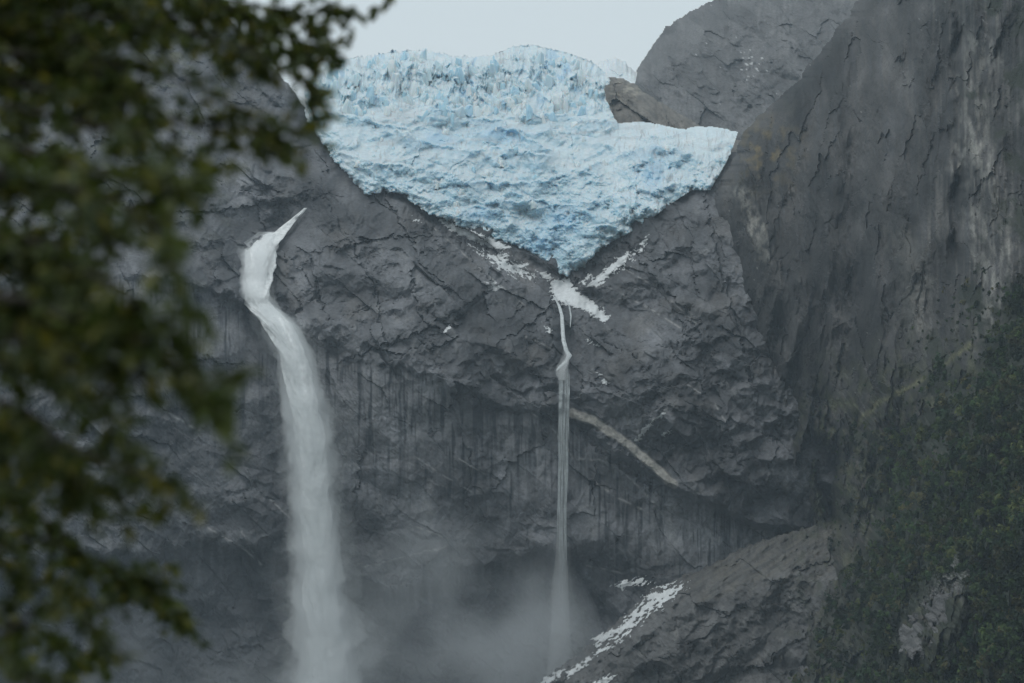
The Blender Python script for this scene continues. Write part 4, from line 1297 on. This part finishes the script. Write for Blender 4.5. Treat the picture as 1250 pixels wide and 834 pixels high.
    for i in cand:
        k = int(pick[i])
        if k not in lm:
            o = mesh_obj('leaf', LEAF, LEAF_F, M_LEAF, col=np.tile(pal[k], (7, 1)))
            lm[k] = o.data
        else:
            o = bpy.data.objects.new('leaf', lm[k]); COL.objects.link(o)
        M = Matrix(((X[i][0] * S[i], Y[i][0] * S[i], Z[i][0] * S[i], O[i][0] - tx), (X[i][1] * S[i], Y[i][1] * S[i], Z[i][1] * S[i], O[i][1] - ty),
                    (X[i][2] * S[i], Y[i][2] * S[i], Z[i][2] * S[i], O[i][2]), (0, 0, 0, 1)))
        o.parent = root
        o.matrix_local = M
    print('leaves', n)


build_tree()

# ------------------------------------------------------------------ spray mist at the foot of the falls
def build_mist():
    m, n, pv = vol_mat('spray_mist', 0.0, (0.93, 0.955, 0.98), 0.1)
    tc = n.nodes.new('ShaderNodeTexCoord')
    no = n.nodes.new('ShaderNodeTexNoise'); no.inputs['Scale'].default_value = 0.013; no.inputs['Detail'].default_value = 3
    n.links.new(tc.outputs['Object'], no.inputs['Vector'])
    x0, y0, z0 = [float(c) for c in pix(420, 834, 1950)]
    g = None
    for (uu, vv, dd, rad, amt) in ((605, 820, 1972, 125, .8), (575, 640, 1972, 115, .6), (395, 850, 1976, 100, .9), (150, 850, 1945, 130, .5), (520, 760, 1960, 130, .3), (690, 760, 1980, 45, .6)):
        px, py, pz = pix(uu, vv, dd)
        vd = n.nodes.new('ShaderNodeVectorMath'); vd.operation = 'DISTANCE'
        vd.inputs[1].default_value = (float(px) - x0, float(py) - y0, float(pz) - z0)
        n.links.new(tc.outputs['Object'], vd.inputs[0])
        gm = n.nodes.new('ShaderNodeMapRange'); gm.interpolation_type = 'SMOOTHSTEP'
        gm.inputs['From Min'].default_value = rad; gm.inputs['From Max'].default_value = 0; gm.inputs['To Max'].default_value = amt
        n.links.new(vd.outputs['Value'], gm.inputs['Value'])
        if g is None:
            g = gm
        else:
            ad = n.nodes.new('ShaderNodeMath'); ad.operation = 'ADD'
            n.links.new(g.outputs[0], ad.inputs[0]); n.links.new(gm.outputs[0], ad.inputs[1]); g = ad
    k = n.nodes.new('ShaderNodeMapRange'); k.interpolation_type = 'SMOOTHSTEP'
    k.inputs['From Min'].default_value = 0.36; k.inputs['From Max'].default_value = 0.72
    n.links.new(no.outputs['Fac'], k.inputs['Value'])
    a = n.nodes.new('ShaderNodeMath'); a.operation = 'MULTIPLY'
    n.links.new(g.outputs[0], a.inputs[0]); n.links.new(k.outputs[0], a.inputs[1])
    b = n.nodes.new('ShaderNodeMath'); b.operation = 'MULTIPLY'; b.inputs[1].default_value = MIST
    n.links.new(a.outputs[0], b.inputs[0])
    n.links.new(b.outputs[0], pv.inputs['Density'])
    # a low rounded bank in front of the wall
    x0, y0, z0 = [float(c) for c in pix(420, 834, 1950)]
    nu, nv = 40, 20
    th = np.linspace(0, 2 * math.pi, nu, endpoint=False); ph = np.linspace(0.04, math.pi - .04, nv)
    T, Pp = np.meshgrid(th, ph)
    sg = lambda c, e: np.sign(c) * np.abs(c) ** e
    X = sg(np.cos(T), .6) * np.sin(Pp) ** .7 * 185
    Y = sg(np.sin(T), .6) * np.sin(Pp) ** .7 * 45
    Z = sg(np.cos(Pp), .8) * 150 - 20
    co = np.stack([X, Y, Z], -1).reshape(-1, 3)
    idx = np.arange(nu * nv).reshape(nv, nu); nx = np.roll(idx, -1, 1)
    f = np.stack([idx[:-1], idx[1:], nx[1:], nx[:-1]], -1).reshape(-1, 4)
    co = np.concatenate([co, [[0, 0, Z.max()], [0, 0, Z.min()]]])
    a_, b_2 = len(co) - 2, len(co) - 1
    tri = np.concatenate([f[:, [0, 1, 2]], f[:, [0, 2, 3]], np.array([(idx[0, i], nx[0, i], a_) for i in range(nu)]), np.array([(nx[-1, i], idx[-1, i], b_2) for i in range(nu)])])
    o = mesh_obj('mist', co, tri, m, smooth=True)
    o.location = (x0, y0, z0)
    tag(o, 'grey spray mist hanging at the foot of the waterfalls', 'mist', kind='stuff')


MIST = 0.016
build_mist()


# ------------------------------------------------------------------ haze
def build_haze():
    m, n, pv = vol_mat('haze_air', HAZE_DENSITY, (0.72, 0.87, 1.0), 0.0)
    x, y0, y1, z0, z1 = 2600, -300, 3600, -1.0, 1500
    co = np.array([(sx * x, yy, zz) for zz in (z0, z1) for yy in (y0, y1) for sx in (-1, 1)], float)
    f = np.array([(0, 2, 3, 1), (4, 5, 7, 6), (0, 1, 5, 4), (2, 6, 7, 3), (0, 4, 6, 2), (1, 3, 7, 5)])
    o = mesh_obj('haze', co, f, m)
    tag(o, 'thin grey haze filling the valley air', 'haze', kind='stuff')


build_haze()
